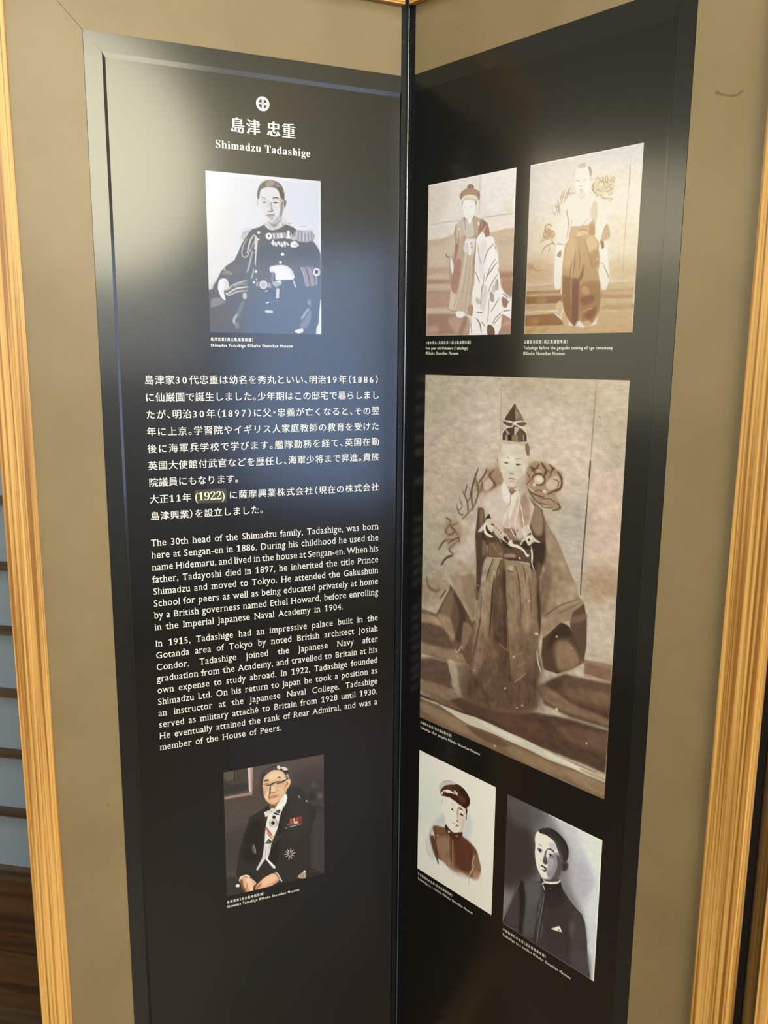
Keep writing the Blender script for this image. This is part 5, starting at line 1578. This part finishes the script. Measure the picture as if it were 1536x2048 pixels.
photograph(PR, 246.2, 419.1, -675.5, -903.5, Canvas(220, 290, '''
BG 127,122,116
P 73,66,60 54.1|-5,2 188,-6 284,161 305,510 -8,705 -5,333
P 60,53,46/.9 69.4|-12,189 307,188 378,482 222,586 4,701
P 86,80,75/.8 45.4|12,7 400,2 356,136 89,191
P 191,189,184 41.5|513,0 1000,0 1001,509 886,592 739,412 682,160
P 216,216,211/.9 33.7|749,1 1000,0 1005,308 897,216
P 175,170,170/.8 48.5|687,226 860,230 922,441 741,445
P 211,211,207/.9 27.5|865,566 987,314 1004,985 935,879
P 225,223,221 3.4|513,-4 1000,0 1001,10 513,8
P 225,225,221 4.1|984,6 1000,0 1002,996 988,992
N 0.010
p 62,55,49 2.2|-4,998 168,600 200,576 243,574 401,513 409,484 602,438 624,471 686,509 768,552 847,581 879,629 911,752 925,883 962,994
P 95,89,85/.9 18.2|233,589 401,520 417,610 361,741 279,811 249,677
P 86,81,77/.9 20|245,789 371,722 372,918 245,988
P 42,36,31/.95 9.3|175,626 217,588 244,679 250,787 235,904 228,981 189,975 191,811
P 71,64,58/.8 17.4|28,939 150,680 178,779 177,951
P 50,43,37/.9 21.9|465,541 603,465 669,544 555,660 473,659
P 58,50,44/.8 29.2|495,685 714,629 733,902 513,965
P 71,63,58/.8 21.1|735,642 848,594 898,758 771,884
P 84,78,74/.8 14.2|737,675 786,682 764,782 733,761
P 75,69,66/.8 28.2|752,893 912,821 942,979 778,987
L 125,118,112 5.3 2.3|452,588 442,671 415,827 397,980
L 103,97,92 6.8 3|429,627 412,705 396,777
L 40,34,30 6 3|472,573 462,663 438,781
L 40,34,30 5.3 3|381,805 372,918 376,982
L 90,84,80 6 3|451,811 437,933
L 44,38,34 5 2.9|716,733 725,905 743,988
L 114,108,99 3.9 2.4|184,600 109,756 27,924
L 116,110,101 4 2.4|8,993 100,991 189,975
p 46,40,35 2.2|399,488 454,524 462,492 583,463 616,432 646,497 628,532 528,551 456,566
L 232,231,226 7.4 1.5|408,470 436,485 447,502 432,518
L 232,231,226 5.9 1.5|422,519 439,533 456,559
p 239,238,232 1.5|453,485 522,465 591,435 608,418 613,433 583,461 514,490 453,507
P 103,95,86 1.8|522,522 521,525 519,528 516,530 513,531 511,529 510,527 510,523 512,520 515,518 518,518 521,519
p 239,239,235 1.3|539,813 613,763 631,756 657,788 605,802
P 71,64,58 1.8|631,784 630,787 627,790 623,792 618,794 615,793 614,791 615,789 618,785 622,783 627,782 630,782
P 116,108,103 2.2|398,455 452,439 579,378 609,379 605,428 576,450 509,476 455,489
P 230,232,228 1.7|325,236 330,196 356,158 379,156 465,157 528,174 561,215 593,255 604,303 601,369 582,421 531,462 485,477 438,476 402,464 373,437 351,403 333,337 333,270
P 241,243,241/.9 4.4|335,216 380,169 458,168 498,190 469,221 407,230 353,249
P 191,186,184/.9 7.1|468,206 521,187 552,202 550,234 516,236 486,236
P 139,133,127/.95 6|475,309 555,243 593,255 606,328 594,385 530,446 484,453 466,420 479,376
P 175,168,161/.8 6.6|476,324 521,302 537,328 511,390 484,395
P 86,77,73/.95 5.4|564,266 602,265 615,351 596,405 545,451 508,468 550,402 575,326
P 77,69,64/.9 4.4|454,476 530,446 581,416 594,432 531,467 470,485
P 86,75,73/.95 2.8|442,279 457,271 451,302 464,323 472,352 455,369 431,362 422,347 432,309
P 73,64,60/.8 2.2|423,349 446,343 470,353 448,372 428,366
P 159,153,148/.8 3.9|478,360 508,349 499,395 473,410
P 232,235,231/.9 2.8|417,447 444,434 468,441 453,455
P 56,49,43 1.6|359,155 386,130 439,106 484,93 541,94 599,111 645,133 673,169 681,202 678,234 665,270 640,284 610,280 593,245 568,212 548,188 512,170 465,160 419,160 380,166
P 86,82,75/.8 4.9|458,160 512,164 551,182 568,212 602,272 633,279 610,223 565,171 511,154
P 66,60,52/.8 3.8|550,172 588,179 606,214 584,232
P 46,40,34/.9 3.7|484,96 599,113 670,170 676,211 649,183 585,133 524,113
P 75,68,60 1.3|611,295 640,276 666,272 685,283 683,309 666,336 634,351 618,349
P 54,47,42 2.1|634,297 663,291 661,318 636,332
L 95,88,82 2.7 1.9|644,280 673,277 682,294
L 95,90,86 4.5 1.9|371,250 389,251 405,255
P 99,95,92/.9 2.8|352,285 387,275 406,278 404,298 381,306 368,297
L 92,88,84 3.4 1.7|354,287 379,279 399,281
P 28,26,26 1.7|397,284 395,288 390,293 384,296 377,298 372,297 370,293 372,289 376,284 383,281 390,280 395,281
L 225,225,222 2.5 1.7|360,292 368,297
P 60,54,50 1.9|456,253 486,239 516,236 536,247 533,253 506,248 479,251
L 82,74,71 6.6 2.8|442,284 453,267 464,255
P 200,193,186/.8 2.7|472,268 502,254 529,257 496,272
L 62,56,52 3.8 1.9|466,288 496,276 519,282 542,284
P 30,27,26 1.6|509,282 508,286 503,291 497,295 490,296 486,295 484,291 485,286 490,282 496,278 502,277 507,278
P 222,220,217 1.6|470,290 481,288 493,294 478,297
L 114,108,103 2.7 2.2|482,301 505,300 535,292
L 125,123,121 2.8 1.7|397,356 407,357 419,352
L 60,52,50 3.9 1.7|420,364 428,369
P 40,34,32 1.7|394,398 409,389 433,388 464,392 465,398 446,402 418,399
P 237,236,232 2|399,409 414,403 442,406 435,414 407,414
P 56,48,46 2.2|415,421 435,416 461,401 465,407 451,424 428,427
''', 71), 'dark grey portrait of a student with a white pocket handkerchief',
           (1.233, 1.34, 1.731), (0.014, 0.01, 0.006))
